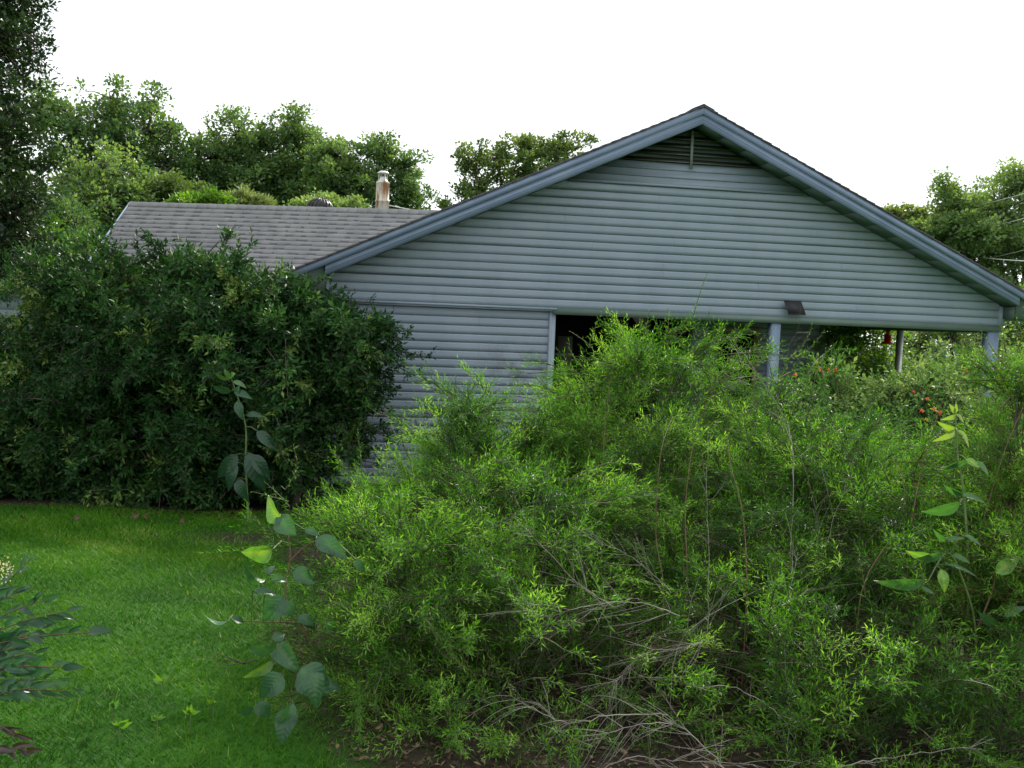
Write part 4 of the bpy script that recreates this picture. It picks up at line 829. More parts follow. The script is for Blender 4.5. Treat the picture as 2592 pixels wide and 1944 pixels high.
for l in [((2340, 1468), (2228, 1494), .9, .55, 1), ((2332, 1488), (2366, 1500), .9, .6, 1), ((2360, 1410), (2302, 1408), 1.1, .5, 2), ((2385, 1400), (2330, 1425), 1.1, .5, 1), ((2395, 1430), (2480, 1448), .5, 1.0, 1), ((2390, 1370), (2440, 1355), .8, .9, 1), ((2400, 1370), (2362, 1352), .9, .9, 1), ((2440, 1355), (2490, 1375), .8, .8, 1),
          ((2380, 1440), (2400, 1500), 1.4, .1, 2), ((2520, 1450), (2585, 1410), 1.4, .3, 2), ((2520, 1580), (2480, 1560), 1.2, .6, 1), ((2540, 1560), (2600, 1530), .9, .7, 1), ((2410, 1405), (2460, 1420), .9, .7, 1)]:
    putleaf(mk2, QL[l[4]], l[0], l[1], 4.7, -.04, l[2], l[3])
stemline(mk2, [g, (2470, 1600, 4.8), (2430, 1450, 4.75), (2395, 1400, 4.75), (2350, 1470, 4.72)], .006, .003)
stemline(mk2, [(2470, 1600, 4.8), (2510, 1500, 4.8), (2520, 1450, 4.75)], .005, .003, TWIGR)

petioles(milk); petioles(mk2)
# ---- blue-green leaved shrub at the bottom left corner
NL = [leafmesh('narrow_leaf', L_NAN, w=.17, tint=tn, curl=c, fold=.5, seed=i+20, nL=5) for i, (tn, c) in enumerate([(.2, .15), (.5, .1), (.8, .2), (.05, .1)])]
REDL = leafmesh('narrow_leaf', leafmat('bronze_leaf', [(.022, .012, .012), (.05, .035, .025)], trans=.15, rough=.35), w=.15, curl=.1, fold=.5, seed=2, nL=5)
g = gpoint(-150, 4.3)
nan_ = empty('corner_shrub', tuple(g), 'shrub with slender pointed blue green leaves reaching in at the bottom left corner', 'shrub')
r = random.Random(5)
twigs = [((-60, 1560), (70, 1425), 1), ((-60, 1600), (110, 1520), 1), ((-60, 1620), (175, 1545), 1), ((-60, 1640), (230, 1600), .6), ((-60, 1680), (110, 1590), 1), ((-60, 1700), (90, 1650), 1.2), ((-60, 1740), (150, 1720), 1.3), ((-60, 1760), (190, 1750), 1), ((-60, 1700), (160, 1690), 1),
         ((-60, 1720), (60, 1700), 1.3), ((-60, 1650), (70, 1610), 1.2), ((-60, 1780), (90, 1740), 1.3), ((-80, 1690), (40, 1640), 1.3), ((-60, 1570), (40, 1500), 1), ((-40, 1900), (70, 1900), .7), ((-40, 1830), (40, 1860), .7)]
for b_, t__, dens in twigs:
    d = r.uniform(3.9, 4.4); n = int(7*dens)+2
    red = b_[1] > 1820
    stemline(nan_, [(b_[0], b_[1], d+.1), ((b_[0]+t__[0])/2+r.uniform(-6, 6), (b_[1]+t__[1])/2-8, d), (t__[0], t__[1], d-.05)], .0035, .0014, TWIGR, 'twig', 4)
    for k in range(n):
        f = (k+.8)/n; cx_ = b_[0]+(t__[0]-b_[0])*f; cy_ = b_[1]+(t__[1]-b_[1])*f-8*math.sin(3.14*f)
        a = math.atan2(t__[1]-b_[1], t__[0]-b_[0])+(r.choice([-1, 1])*r.uniform(.2, .9) if k < n-1 else 0); ln = r.uniform(34, 64)
        putleaf(nan_, REDL if red else NL[r.choice([0, 0, 1, 1, 2, 3])], (cx_, cy_), (cx_+ln*math.cos(a), cy_+ln*math.sin(a)*.8), d, r.uniform(-.06, .04), r.uniform(.7, 1.25), r.uniform(-.2, .9))
mb = MB(); rg = np.random.default_rng(3); c = at(12, 1440, 4.1); Pb = c+rg.normal(0, 1, (70, 3))*[.018, .018, .026]
leafset(mb, Pb, rg.normal(size=(70, 3)), rg.normal(size=(70, 3)), .009, .004, rg.random(70)); put('flower_cluster', mb, L_BUD, nan_, kind='stuff')
mb = MB()
for k in range(14):
    a_ = at(-60+r.uniform(-20, 20), 1700+r.uniform(-90, 90), 4.2+r.uniform(-.2, .2)); mb.segs([g], [a_], .006, .004, 4)
put('canes', mb, BARK, nan_, kind='stuff')

# ------------------------------------------------------------------ dead branches
def deadbranch(label, pts, r0=.006, r1=.0012, nt_=10, seed=0, sub=.35, mat=DEAD, droop=0.):
    r0 *= .38; r1 *= .55; nt_ = int(nt_*1.5); pts = [(a, b, c+(.32 if seed in (5, 6, 8, 14) else .06)) for a, b, c in pts]
    r = np.random.default_rng(seed); P = np.array([at(*q) for q in pts]); k = len(P)
    t = np.linspace(0, k-1, (k-1)*6+1); i = np.minimum(t.astype(int), k-2); f = (t-i)[:, None]
    P0 = P[np.maximum(i-1, 0)]; P1 = P[i]; P2 = P[i+1]; P3 = P[np.minimum(i+2, k-1)]
    C = .5*((2*P1)+(-P0+P2)*f+(2*P0-5*P1+4*P2-P3)*f**2+(-P0+3*P1-3*P2+P3)*f**3); C += r.normal(0, .003, C.shape)
    o = empty('dead_branch', tuple(C[0]), label, 'branch', 'bare dead branches')
    mb = MB(); mb.tube(C, np.linspace(r0, r1, len(C)), 5); put('limb', mb, mat, o)
    m2 = MB(); L = np.linalg.norm(C[-1]-C[0])
    for q in range(nt_):
        j = r.integers(2, len(C)-1); d = norm(C[min(j+1, len(C)-1)]-C[j-1]); side = norm(np.cross(d, -FW))*r.choice([-1, 1]); dd = norm(d*.9+side*r.uniform(.3, .8)+r.normal(0, .15, 3))
        ln = L*sub*r.uniform(.5, 1.1); X = [C[j]]
        for s in range(6): dd = norm(dd+side*r.uniform(-.12, .06)+np.array([0, 0, -droop])+r.normal(0, .05, 3)); X.append(X[-1]+dd*ln/6)
        X = np.array(X); rr_ = np.linspace(r0*.5, r1*.7, 7); m2.segs(X[:-1], X[1:], rr_[:-1], rr_[1:], 4)
        if r.random() < .6:
            e = norm(dd+r.normal(0, .5, 3)); m2.segs([X[3]], [X[3]+e*ln*.35], [rr_[4]], [r1*.6], 3)
    put('side_twigs', m2, mat, o, kind='stuff'); return o
deadbranch('long pale arching dead branch forking leftward across the middle of the shrubs', [(1720, 1560, 4.5), (1640, 1530, 4.45), (1540, 1525, 4.4), (1440, 1545, 4.35), (1380, 1560, 4.35), (1300, 1525, 4.35)], .007, .0015, 12, 1, .4)
deadbranch('forked dead branch with drooping twigs low in the middle foreground', [(1690, 1810, 4.2), (1560, 1810, 4.15), (1440, 1830, 4.15), (1350, 1795, 4.15), (1280, 1750, 4.1)], .007, .0015, 14, 2, .35, droop=.15)
deadbranch('tangled grey dead branch arching low at the bottom centre', [(1850, 1960, 4.1), (1760, 1870, 4.1), (1690, 1830, 4.1), (1560, 1850, 4.05), (1480, 1900, 4.05)], .008, .0015, 16, 3, .4)
deadbranch('thick grey dead branch lying along the bottom edge at centre', [(1500, 1960, 4.05), (1600, 1915, 4.05), (1700, 1925, 4.05), (1850, 1930, 4.1), (1990, 1955, 4.1)], .007, .002, 14, 4, .35)
deadbranch('straight thin pale dead stem standing left of the bare forked branch', [(1790, 1640, 4.5), (1795, 1440, 4.55), (1790, 1250, 4.6), (1794, 1090, 4.7)], .0055, .0015, 5, 5, .2)
deadbranch('bare upright forked branch standing before the middle porch post', [(1990, 1750, 4.9), (2000, 1450, 5.1), (2008, 1250, 5.3), (2000, 1100, 5.5), (1965, 1020, 5.6), (1900, 930, 5.7), (1840, 905, 5.8)], .011, .0016, 4, 6, .18)
deadbranch('bare branch fork leaning right before the middle porch post', [(1968, 1030, 5.6), (1978, 960, 5.65), (1992, 905, 5.7), (2005, 860, 5.75), (2030, 830, 5.8)], .005, .0012, 4, 7, .4, mat=TWIG)
deadbranch('dead grey branch rising right to the weathered post', [(1700, 1850, 4.4), (1740, 1600, 4.5), (2060, 1420, 5.0), (2115, 1290, 5.2), (2160, 1220, 5.4)], .006, .0012, 7, 8, .2)
deadbranch('curved pale dead twig arching at the lower centre right', [(1770, 1740, 4.3), (1850, 1740, 4.25), (1920, 1770, 4.25), (1990, 1830, 4.25), (2015, 1900, 4.3)], .006, .002, 4, 9, .2)
deadbranch('fan of fine dead twigs above the arching dead branch', [(1700, 1500, 4.6), (1640, 1440, 4.6), (1560, 1390, 4.6), (1500, 1370, 4.65)], .0045, .001, 12, 10, .5)
deadbranch('fan of fine dead twigs reaching left in the centre of the shrub', [(1560, 1540, 4.5), (1470, 1480, 4.55), (1390, 1400, 4.6), (1320, 1330, 4.65)], .0045, .001, 10, 11, .4)
deadbranch('brown dead twigs hanging at the bottom left of centre', [(1240, 1760, 4.4), (1190, 1700, 4.4), (1150, 1660, 4.45), (1140, 1640, 4.45)], .0045, .001, 6, 12, .6, mat=TWIGR)
deadbranch('dense tangle of grey twigs right of centre low down', [(1780, 1620, 4.4), (1740, 1640, 4.35), (1640, 1650, 4.3), (1580, 1700, 4.3), (1540, 1760, 4.3)], .005, .001, 22, 13, .5)
deadbranch('grey dead twigs rising from the bottom at right of centre', [(1990, 1950, 4.2), (2000, 1800, 4.3), (1985, 1600, 4.5), (2020, 1400, 4.8)], .008, .0015, 12, 14, .25)
deadbranch('pale dead branch lying low at the right bottom corner', [(2120, 1944, 4.0), (2200, 1925, 4.0), (2330, 1905, 4.05), (2470, 1890, 4.1)], .006, .002, 6, 15, .2)
deadbranch('thin bare twig sticking up from the left shoulder of the front shrub', [(935, 1060, 5.9), (965, 1045, 5.9), (985, 1060, 5.9), (1000, 1100, 5.9)][::-1], .0035, .001, 3, 16, .5)
# reddish live canes
for i, q in enumerate([[(1680, 1500, 5.2), (1660, 1350, 5.4), (1672, 1150, 5.6), (1700, 1060, 5.9)], [(1740, 1480, 5.2), (1735, 1280, 5.4), (1760, 1100, 5.7), (1800, 1000, 5.9)], [(1520, 1330, 5.9), (1530, 1100, 6.4), (1545, 960, 6.8), (1560, 880, 7.0)],
                        [(2300, 1400, 5.2), (2330, 1200, 5.6), (2370, 1060, 5.8), (2390, 1000, 5.9)], [(2440, 1500, 5.0), (2480, 1350, 5.2), (2540, 1150, 5.3), (2590, 1030, 5.4)], [(1890, 1500, 5.0), (1880, 1300, 5.3), (1850, 1180, 5.5), (1840, 1100, 5.7)],
                        [(2180, 1500, 5.0), (2270, 1340, 5.2), (2290, 1240, 5.3), (2260, 1160, 5.4)]]):
    g_ = gpoint(q[0][0], q[0][2]); o = empty('live_cane', tuple(g_), ['reddish live cane just left of the straight pale dead stem', 'reddish live cane just right of the straight pale dead stem, below the tall shrub', 'brown live cane rising into the heart of the tallest shrub',
        'brown live cane slanting left of the tall paired leaf weed', 'reddish live cane slanting right to the edge, behind the tall weed', 'reddish live cane left of the bare forked branch before the porch post', 'brown live cane leaning beside the weathered wooden post'][i], 'stem', 'reddish live canes among the shrubs')
    stemline(o, [g_]+q, .0042, .0014, TWIGR, 'cane', 5)

# weathered post
p = at(2160, 1165, 8.0); g = np.array([p[0], p[1], float(gz(p[0], p[1]))]); mb = MB(); w_ = 20*8/FPX
mb.box([g[0], g[1], (g[2]+p[2])/2], [w_, .05, (p[2]-g[2])/2+.0]); mb.box([g[0]-.012, g[1]-.01, p[2]+.006], [w_*.9, .045, .006]); o = put('wooden_post', mb, WOOD, origin=g); tag(o, 'stubby weathered grey wooden post half hidden among the shrubs at right', 'post')

# ------------------------------------------------------------------ lawn grass, litter, small plants
def scatter(n, x0, x1, y0, y1, seed):
    r = np.random.default_rng(seed); return r.uniform(x0, x1, n), r.uniform(y0, y1, n), r
x, y, r = scatter(330000, -6.2, 1.2, -10.6, -1.7, 1)
x2, y2, r2_ = scatter(90000, 4.2, 13, -10, 4, 9); x = np.concatenate([x, x2]); y = np.concatenate([y, y2])
dc_ = np.hypot(x-CAM[0], y-CAM[1]); v = np.stack([x, y, gz(x, y)], 1)-CAM; zz = v@FW; pxs = 1296+FPX*(v@RT)/np.maximum(zz, .1); ok = (zz > 2) & (pxs > -250) & ((pxs < 1500) | (x > 4.2))
s = soil(x, y); ok &= r.random(len(x)) > s*.93; ok &= r.random(len(x)) < np.clip(1.35-dc_*.035, .3, 1)
x, y, dc_ = x[ok], y[ok], dc_[ok]; n = len(x); z = gz(x, y); P = np.stack([x, y, z], 1)
a = r.uniform(0, 6.28, n); ln_ = r.uniform(.35, 1., n); D = norm(np.stack([np.cos(a)*ln_, np.sin(a)*ln_, np.ones(n)], 1))
h = r.uniform(.025, .062, n)*(1+.3*np.sin(x*2.1+1)*np.sin(y*1.7)); wd = r.uniform(.0018, .0034, n)*np.clip(dc_/5, 1, 2.2)
S = np.stack([-np.sin(a), np.cos(a), np.zeros(n)], 1)
S = norm(S+r.normal(0, .3, S.shape)*[1, 1, 0])
tint = np.clip(.48+.22*np.sin(x*1.1+.7*y)*np.sin(y*1.3+.4)+.18*np.sin(5.1*x+2*y+np.sin(3*y))*np.sin(4.3*y+np.sin(2.7*x))+r.normal(0, .16, n)-.0*dc_, 0, .97); tint[r.random(n) < .012] = 1
mid = P+D*h[:, None]*.5; tip = P+D*h[:, None]+np.stack([np.cos(a), np.sin(a), -np.ones(n)*.6], 1)*h[:, None]*.28
V = np.stack([P-S*wd[:, None], P+S*wd[:, None], tip], 1).reshape(-1, 3); mb = MB(); mb.add(V, np.arange(3*n).reshape(-1, 3), 0, np.repeat(tint, 3))
o = put('lawn_grass', mb, L_GRS); tag(o, 'short green lawn grass', 'grass', kind='stuff')
x, y, r = scatter(16000, -.9, 4.6, -10.2, -6.4, 2); s = soil(x, y); k = r.random(len(x)) < s; x, y = x[k], y[k]; n = len(x); P = np.stack([x, y, gz(x, y)+r.uniform(.002, .02, n)], 1)
mb = MB(); D = norm(r.normal(size=(n, 3))*[1, 1, .3]); leafset(mb, P, D, norm(np.stack([r.normal(0, .5, n), r.normal(0, .5, n), np.ones(n)], 1)), r.uniform(.015, .045, n), r.uniform(.004, .011, n), np.clip(r.normal(.45, .28, n), 0, 1), 0, 'rhomb')
o = put('leaf_litter', mb, L_LIT); tag(o, 'brown dead leaf litter under the front shrubs', 'leaf litter', kind='stuff')
x, y, r = scatter(9000, -5.5, .8, -2.9, -1.6, 4); p0 = atZ(640, 1345, .15); k = (r.random(len(x)) < np.clip((y+2.7)*1.2, .02, 1)*.5) | (((x-p0[0])/.7)**2+((y-p0[1])/.5)**2 < 1); x, y = x[k], y[k]; n = len(x)
P = np.stack([x, y, gz(x, y)+r.uniform(.002, .02, n)], 1); mb = MB(); leafset(mb, P, norm(r.normal(size=(n, 3))*[1, 1, .2]), norm(np.stack([r.normal(0, .4, n), r.normal(0, .4, n), np.ones(n)], 1)), r.uniform(.02, .05, n), r.uniform(.006, .014, n), np.clip(r.normal(.25, .22, n), 0, 1))
o = put('bed_mulch', mb, L_LIT); tag(o, 'dark mulch and dead leaves along the edge of the dark shrub', 'mulch', kind='stuff')
FLm = leafmesh('fallen_leaf', L_LIT, w=.4, tint=.4, curl=.5, fold=.6, wave=.06, nL=5, seed=3)
for i, (px, py, sz) in enumerate([(345, 1311, .12), (453, 1324, .10), (204, 1332, .11), (290, 1320, .09), (580, 1299, .10), (646, 1309, .08), (60, 1335, .10), (360, 1318, .08), (232, 1295, .07)]):
    q = atZ(px, py, .08); q[2] = float(gz(q[0], q[1]))+.045; o = bpy.data.objects.new('fallen_leaf', FLm); col.objects.link(o); o.location = q; o.scale = (sz*.85,)*3; o.rotation_euler = (rr.uniform(-.4, .4), rr.uniform(-.5, .5), rr.uniform(0, 6))
    tag(o, 'curled brown dead leaf lying on the lawn before the dark shrub', 'dead leaf', 'dead leaves lying on the lawn')
SE = [leafmesh('seedling_leaf', L_LIME, w=.2, tint=.45, curl=.3, seed=30, nL=5), leafmesh('seedling_leaf', L_BIG, w=.3, tint=.55, curl=.3, seed=31, nL=5)]
for i, (px, py, sz, mk, lab) in enumerate([(412, 1722, 48, 0, 'bright yellow green seedling with upright leaves in the lawn'), (285, 1785, 26, 1, 'small blue green seedling in the lawn near the corner shrub'), (302, 1832, 34, 0, 'small light green seedling at the bottom of the lawn'),
        (398, 1815, 34, 0, 'light green seedling with arched leaves low in the lawn'), (482, 1800, 30, 0, 'light green seedling in the lawn left of the broad leaved vine'), (540, 1775, 26, 0, 'lime seedling beside the lowest leaves of the broad leaved vine')]):
    q = atZ(px, py+20, .42); q[2] = float(gz(q[0], q[1])); d = (q-CAM)@FW; o = empty('seedling', tuple(q), lab, 'seedling', 'seedlings in the lawn')
    for k in range(5):
        an = -math.pi*(.12+.76*k/4)+rr.uniform(-.15, .15); putleaf(o, SE[mk], (px, py+6), (px+sz*.75*math.cos(an), py+6+sz*.75*math.sin(an)*.7), d, rr.uniform(-.05, .05), 1, rr.uniform(-.5, .6))
    stemline(o, [q, (px, py+6, d)], .003, .002, n=4)

# ------------------------------------------------------------------ trees
def tree(label, L, seed, mat, trunk, n=240, leaf=.17, per=55, cl=.55, lsz=.74,  cat='tree', name='tree', group='trees behind the house', tint=.5, wid=.36, spread=None, limbs=14, up=.1, wob=.30, trad=.16, inner=.35):
    """crown of leaf clumps gathered round twig ends spread through the lobes"""
    cl *= .62; P, Nn, r = sample_lobes(L, int(n*1.15), seed, inner=inner, thick=.35, wob=wob)
    tb = at(trunk[0], trunk[1], trunk[2]); tb[2] = 0.0
    if tb[1] < 0: tb[2] = float(gz(tb[0], tb[1]))
    o = empty(name, tuple(tb), label, cat, group)
    per = int(per*1.45); leaf *= lsz
    n = len(P); cs = cl*r.uniform(.6, 1.25, n); ct = tint+.16*r.normal(size=n)*.8
    off = norm(r.normal(size=(n, per, 3)))*(r.random((n, per, 1))**.42)*np.array([1, 1, .7])*cs[:, None, None]*(.75+.35*r.random((n, per, 1)))
    Q = (P[:, None]+off).reshape(-1, 3); D = norm(off.reshape(-1, 3)+r.normal(0, .35, (n*per, 3))*cl+np.array([0, 0, up])); NN = norm(np.stack([r.normal(0, .6, n*per), r.normal(0, .6, n*per), np.ones(n*per)], 1))
    lf = leaf*r.uniform(.6, 1.2, n*per); tt = np.clip(np.repeat(ct, per)+r.normal(0, .14, n*per), 0, 1)
    keep = Q[:, 2] > .1; mL = MB(); leafset(mL, Q[keep], D[keep], NN[keep], lf[keep], lf[keep]*wid, tt[keep], 0, 'rhomb')
    put('crown', mL, mat, o, kind='stuff')
    C, R = lobes_world(L); top = P[np.argmax(P[:, 2])]; fork = tb*.45+np.mean(C, 0)*.55; fork[:2] = tb[:2]*.8+np.mean(C, 0)[:2]*.2
    mT = MB(); tt_ = np.linspace(0, 1, 7)[:, None]; pts = tb*(1-tt_)+fork*tt_+np.append(r.normal(0, .08, 2), 0)*np.sin(tt_*3.1)
    H = max(fork[2]-tb[2], .5); mT.tube(pts, np.linspace(trad*1.3, trad*.8, 7), 8)
    for j in range(len(C)):                                        # limb to every lobe, then branches to clumps
        e = C[j]; q = np.linspace(0, 1, 6)[:, None]; m_ = (fork+e)/2+[0, 0, -.15*H*.3]; X = (1-q)**2*fork+2*q*(1-q)*m_+q*q*e
        rad = np.linspace(trad*.6, trad*.22, 6); mT.segs(X[:-1], X[1:], rad[:-1], rad[1:], 6)
    k = np.argmin(np.linalg.norm(P[:, None]-C[None], axis=2), 1)
    S_ = C[k]; m_ = (S_+P)/2+r.normal(0, .12, P.shape); mT.segs(S_, m_, trad*.16, trad*.10, 4); mT.segs(m_, P, trad*.10, trad*.03, 4)
    for q in range(3):
        e = P+r.normal(0, .35, P.shape)*cl; mT.segs((m_+P)/2, e, trad*.05, trad*.02, 3)
    put('trunk', mT, BARK, o, kind=None)
    return o
tree('dark dense oak at the left edge reaching above the frame', [(-60, 60, 15, 150, 130, 1.2), (-120, 260, 15, 180, 150, 1.4), (-80, 430, 15, 170, 130, 1.3), (-30, 560, 15, 130, 120, 1.2), (-180, -100, 15, 230, 150, 1.5), (-20, -70, 15, 120, 90, .9), (-60, 680, 15, 150, 70, 1)], 201, L_BLK, (-160, 1300, 15), n=680, leaf=.11, per=60, cl=.42, tint=.40, group=None, trad=.2)
tree('tall airy tree left of the roof, highest of the background row', [(300, 340, 34, 95, 90, 1.6), (190, 330, 34, 75, 85, 1.5), (390, 340, 34, 75, 75, 1.4), (430, 420, 34, 60, 70, 1.3), (240, 430, 34, 110, 90, 1.6), (350, 470, 34, 100, 80, 1.5), (280, 250, 34, 45, 45, .8), (390, 260, 34, 35, 40, .7), (110, 290, 34, 35, 70, .8)], 211, L_OAK, (300, 800, 34), n=300, leaf=.21, per=38, cl=.75, tint=.45)
tree('rounded lighter green tree in front of the airy tree, left of the roof end', [(250, 440, 27, 75, 70, 1.4), (220, 540, 27, 100, 90, 1.6), (310, 520, 27, 80, 80, 1.4), (190, 640, 27, 120, 80, 1.5), (290, 620, 27, 70, 80, 1.2)], 212, L_OAK, (240, 900, 27), n=260, leaf=.17, per=48, cl=.6, tint=.72)
tree('broad tree with a domed crown above the left half of the grey roof', [(600, 345, 36, 75, 55, 1.6), (550, 400, 36, 75, 60, 1.5), (640, 430, 36, 80, 75, 1.6), (520, 470, 36, 70, 60, 1.4), (600, 500, 36, 100, 60, 1.5)], 213, L_OAK, (590, 800, 36), n=250, leaf=.2, per=44, cl=.7, tint=.55)
tree('rounded tree crown left of the flue, joined to the domed tree', [(750, 345, 37, 60, 55, 1.5), (740, 430, 37, 70, 70, 1.5), (710, 500, 37, 80, 60, 1.5), (800, 400, 37, 30, 45, .9)], 214, L_OAK, (740, 800, 37), n=200, leaf=.2, per=44, cl=.7, tint=.52)
tree('lower tree crown just left of the flue pipe', [(850, 395, 35, 50, 45, 1.2), (830, 450, 35, 65, 50, 1.3), (870, 490, 35, 70, 50, 1.3), (900, 440, 35, 40, 45, 1)], 215, L_OAK, (850, 800, 35), n=150, leaf=.19, per=44, cl=.6, tint=.6)
tree('open tree crown right behind the flue pipe', [(970, 390, 36, 50, 42, 1.2), (1020, 430, 36, 50, 50, 1.2), (950, 450, 36, 55, 50, 1.2), (1030, 500, 36, 45, 45, 1.), (1060, 530, 36, 30, 30, .8), (980, 510, 36, 60, 40, 1.1)], 216, L_OAK, (990, 800, 36), n=150, leaf=.19, per=40, cl=.6, tint=.5)
tree('sparse treetop showing above the middle of the left rake', [(1260, 400, 30, 55, 35, 1.), (1340, 385, 30, 60, 38, 1.1), (1420, 380, 30, 60, 35, 1.), (1190, 410, 30, 38, 40, .9), (1200, 480, 30, 55, 40, 1.), (1300, 450, 30, 90, 50, 1.3), (1400, 440, 30, 80, 50, 1.2)], 217, L_OLV, (1300, 900, 30), n=170, leaf=.16, per=40, cl=.45, tint=.5)
tree('small treetop peeking over the rake where it meets the grey roof', [(1120, 520, 30, 14, 12, .4), (1145, 535, 30, 18, 14, .4)], 218, L_OLV, (1130, 900, 30), n=10, leaf=.14, per=40, cl=.4, tint=.4, trad=.08)
tree('olive bush above the left end of the roof ridge', [(440, 480, 28, 45, 35, 1.), (490, 500, 28, 36, 25, .9), (395, 505, 28, 30, 30, .8)], 219, L_OLV, (440, 900, 28), n=110, leaf=.14, per=45, cl=.5, tint=.4, cat='bush', name='bush', trad=.08)
tree('lime green bush just above the roof ridge', [(500, 515, 24, 40, 16, .7), (450, 518, 24, 20, 12, .5), (550, 515, 24, 26, 16, .6)], 220, L_LIME, (500, 900, 24), n=70, leaf=.12, per=45, cl=.4, tint=.5, cat='bush', name='bush', trad=.06)
tree('pale feathery willow bush above the middle of the roof ridge', [(610, 510, 25, 42, 20, .7), (650, 516, 25, 24, 14, .5), (580, 518, 25, 28, 14, .5)], 221, L_PALE, (610, 900, 25), n=90, leaf=.16, per=50, cl=.4, tint=.5, wid=.15, cat='bush', name='bush', trad=.06)
tree('mid green bush behind the turbine vent', [(830, 518, 26, 50, 17, .7), (770, 525, 26, 28, 12, .6), (890, 525, 26, 26, 12, .5)], 222, L_OAK, (830, 900, 26), n=90, leaf=.12, per=45, cl=.4, tint=.85, cat='bush', name='bush', trad=.06)
tree('bright green bushes left of the roof end', [(130, 640, 20, 90, 50, 1.), (60, 600, 20, 70, 60, 1.), (180, 700, 20, 90, 60, 1.), (20, 680, 20, 60, 40, .9)], 223, L_LIME, (120, 1100, 20), n=210, leaf=.11, per=50, cl=.4, tint=.25, cat='bush', name='bush', trad=.06, group='bushes left of the roof')
tree('dark green bush mass behind the left rake end of the roof', [(230, 660, 22, 60, 60, 1.), (180, 590, 24, 80, 60, 1.2), (100, 540, 24, 90, 60, 1.2), (20, 500, 25, 90, 70, 1.2), (-40, 620, 24, 90, 80, 1.2)], 224, L_OAK, (140, 1100, 23), n=230, leaf=.12, per=50, cl=.45, tint=.30, cat='bush', name='bush', trad=.08, group='bushes left of the roof')
# right side
tree('big leafy tree at the right edge rising above the roof', [(2580, 450, 33, 50, 50, 1.2), (2520, 520, 33, 60, 55, 1.4), (2600, 590, 33, 110, 110, 2), (2480, 610, 33, 110, 90, 1.8), (2580, 730, 33, 120, 110, 1.9), (2420, 640, 33, 90, 70, 1.5), (2500, 740, 33, 110, 90, 1.7)], 231, L_OAK, (2600, 1100, 33), n=360, leaf=.19, per=46, cl=.65, tint=.75, group='trees beyond the right roof slope')
tree('slim treetop with a round tuft left of the big right tree', [(2392, 480, 32, 34, 24, .8), (2420, 530, 32, 42, 40, 1.), (2380, 590, 32, 70, 50, 1.3), (2450, 590, 32, 60, 50, 1.2)], 232, L_OAK, (2410, 1100, 32), n=140, leaf=.17, per=44, cl=.5, tint=.70, group='trees beyond the right roof slope')
tree('low treetop behind the utility pole', [(2262, 540, 34, 22, 18, .6), (2310, 540, 34, 30, 20, .7), (2350, 570, 34, 45, 30, .9), (2300, 590, 34, 60, 40, 1.2), (2390, 640, 34, 90, 70, 1.4)], 233, L_OLV, (2320, 1100, 34), n=150, leaf=.17, per=44, cl=.5, tint=.8, group='trees beyond the right roof slope')
tree('leafy green tree seen through the porch, left of the grey post', [(2150, 830, 19, 90, 70, 1.1), (2210, 900, 19, 80, 60, 1.), (2100, 900, 19, 70, 60, 1.), (2240, 800, 21, 60, 50, 1.), (2180, 960, 18, 150, 60, 1.)], 234, L_LIME, (2160, 1100, 19), n=190, leaf=.10, per=46, cl=.38, tint=.65, group='trees seen through the porch', trad=.08)
tree('dark green tree seen through the porch, right of the grey post', [(2400, 840, 22, 120, 90, 1.4), (2320, 880, 22, 60, 80, 1.2), (2480, 900, 22, 90, 100, 1.3), (2560, 820, 24, 90, 90, 1.4), (2380, 960, 20, 160, 60, 1.2)], 235, L_OAK, (2420, 1100, 22), n=250, leaf=.12, per=46, cl=.45, tint=.62, group='trees seen through the porch', trad=.1)
tree('spreading tree beyond the right edge of the yard', [(2850, 560, 26, 150, 120, 2), (2980, 700, 26, 160, 120, 2), (2780, 760, 26, 130, 100, 1.6), (2900, 850, 26, 200, 90, 1.8)], 236, L_OAK, (2880, 1100, 26), n=220, leaf=.16, per=44, cl=.5, tint=.6, group='trees beyond the right roof slope')
# a far wood closes the view at the horizon
rw = np.random.default_rng(5); nW = 60000; th = rw.uniform(-.75, .95, nW); dist = rw.uniform(55, 80, nW)
x = CAM[0]+dist*np.sin(th); y = CAM[1]+dist*np.cos(th); hh = (5.5+1.6*np.sin(th*23)+1.2*np.sin(th*51+1)+.8*np.sin(th*97))*.72
z = hh*rw.random(nW)**.6; mb = MB(); Q = np.stack([x, y, z], 1); leafset(mb, Q, rw.normal(size=(nW, 3)), norm(rw.normal(size=(nW, 3))+[0, 0, 1]), rw.uniform(.4, .9, nW), rw.uniform(.15, .3, nW), np.clip(rw.normal(.4, .2, nW), 0, 1), 0, 'quad')
o = put('distant_wood', mb, L_OAK); tag(o, 'distant wood behind the gardens', 'wood', kind='stuff')

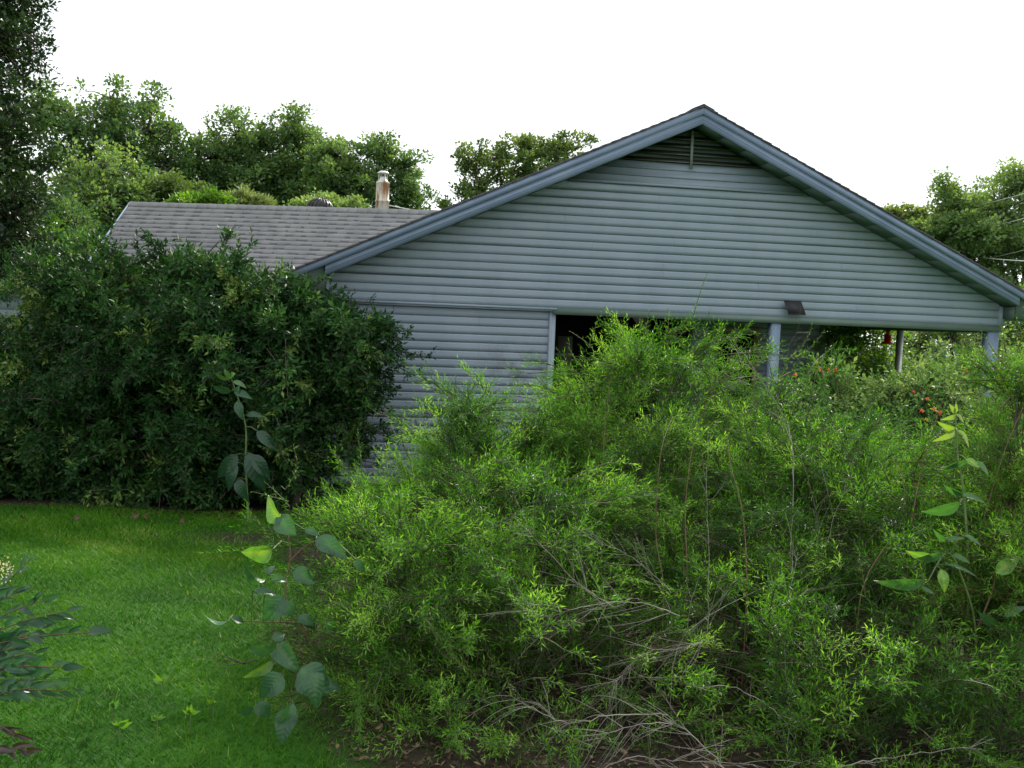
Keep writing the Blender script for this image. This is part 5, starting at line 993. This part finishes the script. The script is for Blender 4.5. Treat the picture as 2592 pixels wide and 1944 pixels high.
# ------------------------------------------------------------------ neighbouring buildings, utility pole, wires
def shed(label, p, w, d, h, roofh, wallm, roofm, yaw=0., eave=.3):
    g = np.array([p[0], p[1], 0.]); o = empty('neighbour_house', tuple(g), label, 'house'); ax = np.array([[math.cos(yaw), -math.sin(yaw), 0], [math.sin(yaw), math.cos(yaw), 0], [0, 0, 1]])
    mb = MB(); mb.box(g+[0, 0, h/2], [w/2, d/2, h/2], ax); wl_ = put('wall', mb, wallm, o)
    z = .2
    while z < h-.1: mb = MB(); mb.box(g-ax[1]*(d/2+.01)+[0, 0, z], [w/2, .012, .095], ax); put('siding_plank', mb, wallm, wl_, origin=g-ax[1]*(d/2)+[0, 0, z]); z += .2
    mb = MB(); e = eave; q = lambda a, b, c: g+ax[0]*a+ax[1]*b+np.array([0, 0, c])
    V = [q(-w/2-e, -d/2-e, h), q(w/2+e, -d/2-e, h), q(w/2+e, 0, h+roofh), q(-w/2-e, 0, h+roofh), q(-w/2-e, d/2+e, h), q(w/2+e, d/2+e, h)]
    V2 = [p_-np.array([0, 0, .12]) for p_ in V]; mb.add(V+V2, [[0, 1, 2, 3], [3, 2, 5, 4], [6, 9, 8, 7], [9, 10, 11, 8], [0, 6, 7, 1], [4, 5, 11, 10], [1, 7, 8, 2], [2, 8, 11, 5], [0, 3, 9, 6], [3, 4, 10, 9]]); put('roof', mb, roofm, o)
    mb = MB(); mb.box(q(0, -d/2-e-.02, h-.06), [w/2+e, .02, .12], ax); put('fascia', mb, CREAM, o); return o
pl = at(-60, 712, 19.); shed('pale blue neighbouring house with cream eave at the far left behind the dark shrub', (pl[0]-2.4, pl[1]+1.6), 6.6, 3.0, float(at(20, 712, 19.)[2])-.0, .55, PALEB, CREAM, 0.)
pr = at(2190, 890, 40); shed('distant pale house with light grey roof glimpsed through the porch', (pr[0]+.5, pr[1]+2), 6.5, 5.0, float(at(2190, 905, 40)[2]), 1.0, CREAM, surf('light_roof', (.42, .43, .46), (.5, .5, .53), scale=3, rough=.8), .15)
pp = at(2292, 560, 38); po = empty('utility_pole', (pp[0], pp[1], 0), 'wooden utility pole with crossarm and transformer just above the right roof slope', 'utility pole')
zt = at(2292, 534, 38)[2]; mb = MB(); mb.tube([[pp[0], pp[1], 0], [pp[0], pp[1], zt/2], [pp[0], pp[1], zt]], [.17, .14, .11], 10); put('pole', mb, WOOD, po, smooth=True)
mb = MB(); mb.segs([at(2272, 552, 37.8)], [at(2318, 551, 37.8)], .05, .05, 6); put('crossarm', mb, GALV, po)
mb = MB(); t0 = at(2322, 556, 37.7); mb.lathe([t0[0], t0[1], t0[2]-.3], [(0, 0), (.16, 0), (.17, .55), (.12, .62), (0, .64)], 14); put('transformer', mb, GALV, po, smooth=True)
mb = MB(); mb.lathe(list(at(2276, 548, 37.8)), [(.03, 0), (.06, .05), (.03, .1), (.05, .15), (0, .18)], 8); mb.lathe(list(at(2314, 548, 37.8)), [(.03, 0), (.06, .05), (.03, .1), (.05, .15), (0, .18)], 8); put('insulators', mb, GALV, po)
mb = MB(); mb.segs([t0+[0, 0, .05]], [[pp[0], pp[1], t0[2]+.05]], .04, .04, 5); put('bracket', mb, GREYM, po)
for (a, b, m_, rad, lab) in [((2310, 553, 37.8), (2760, 440, 26), WIREM, .010, 'topmost grey overhead wire slanting up to the right edge'), ((2300, 615, 37.8), (2760, 505, 26), WIREM, .013, 'second overhead wire slanting up across the right trees'),
                        ((2300, 690, 37.8), (2760, 588, 26), WIREM, .009, 'lowest slanting overhead wire over the right trees'), ((2380, 635, 37), (2760, 664, 24), WIREW, .015, 'white nearly level cable before the right trees'), ((2500, 722, 37), (2760, 727, 24), WIREW, .009, 'thin pale cable close above the right eave')]:
    A = at(*a); B = at(*b); t = np.linspace(0, 1, 15)[:, None]; C = A*(1-t)+B*t; C[:, 2] -= .12*np.sin(np.pi*t[:, 0]); mb = MB(); mb.tube(C, rad, 5); o = put('overhead_wire', mb, m_, origin=A); tag(o, lab, 'wire', 'overhead wires')
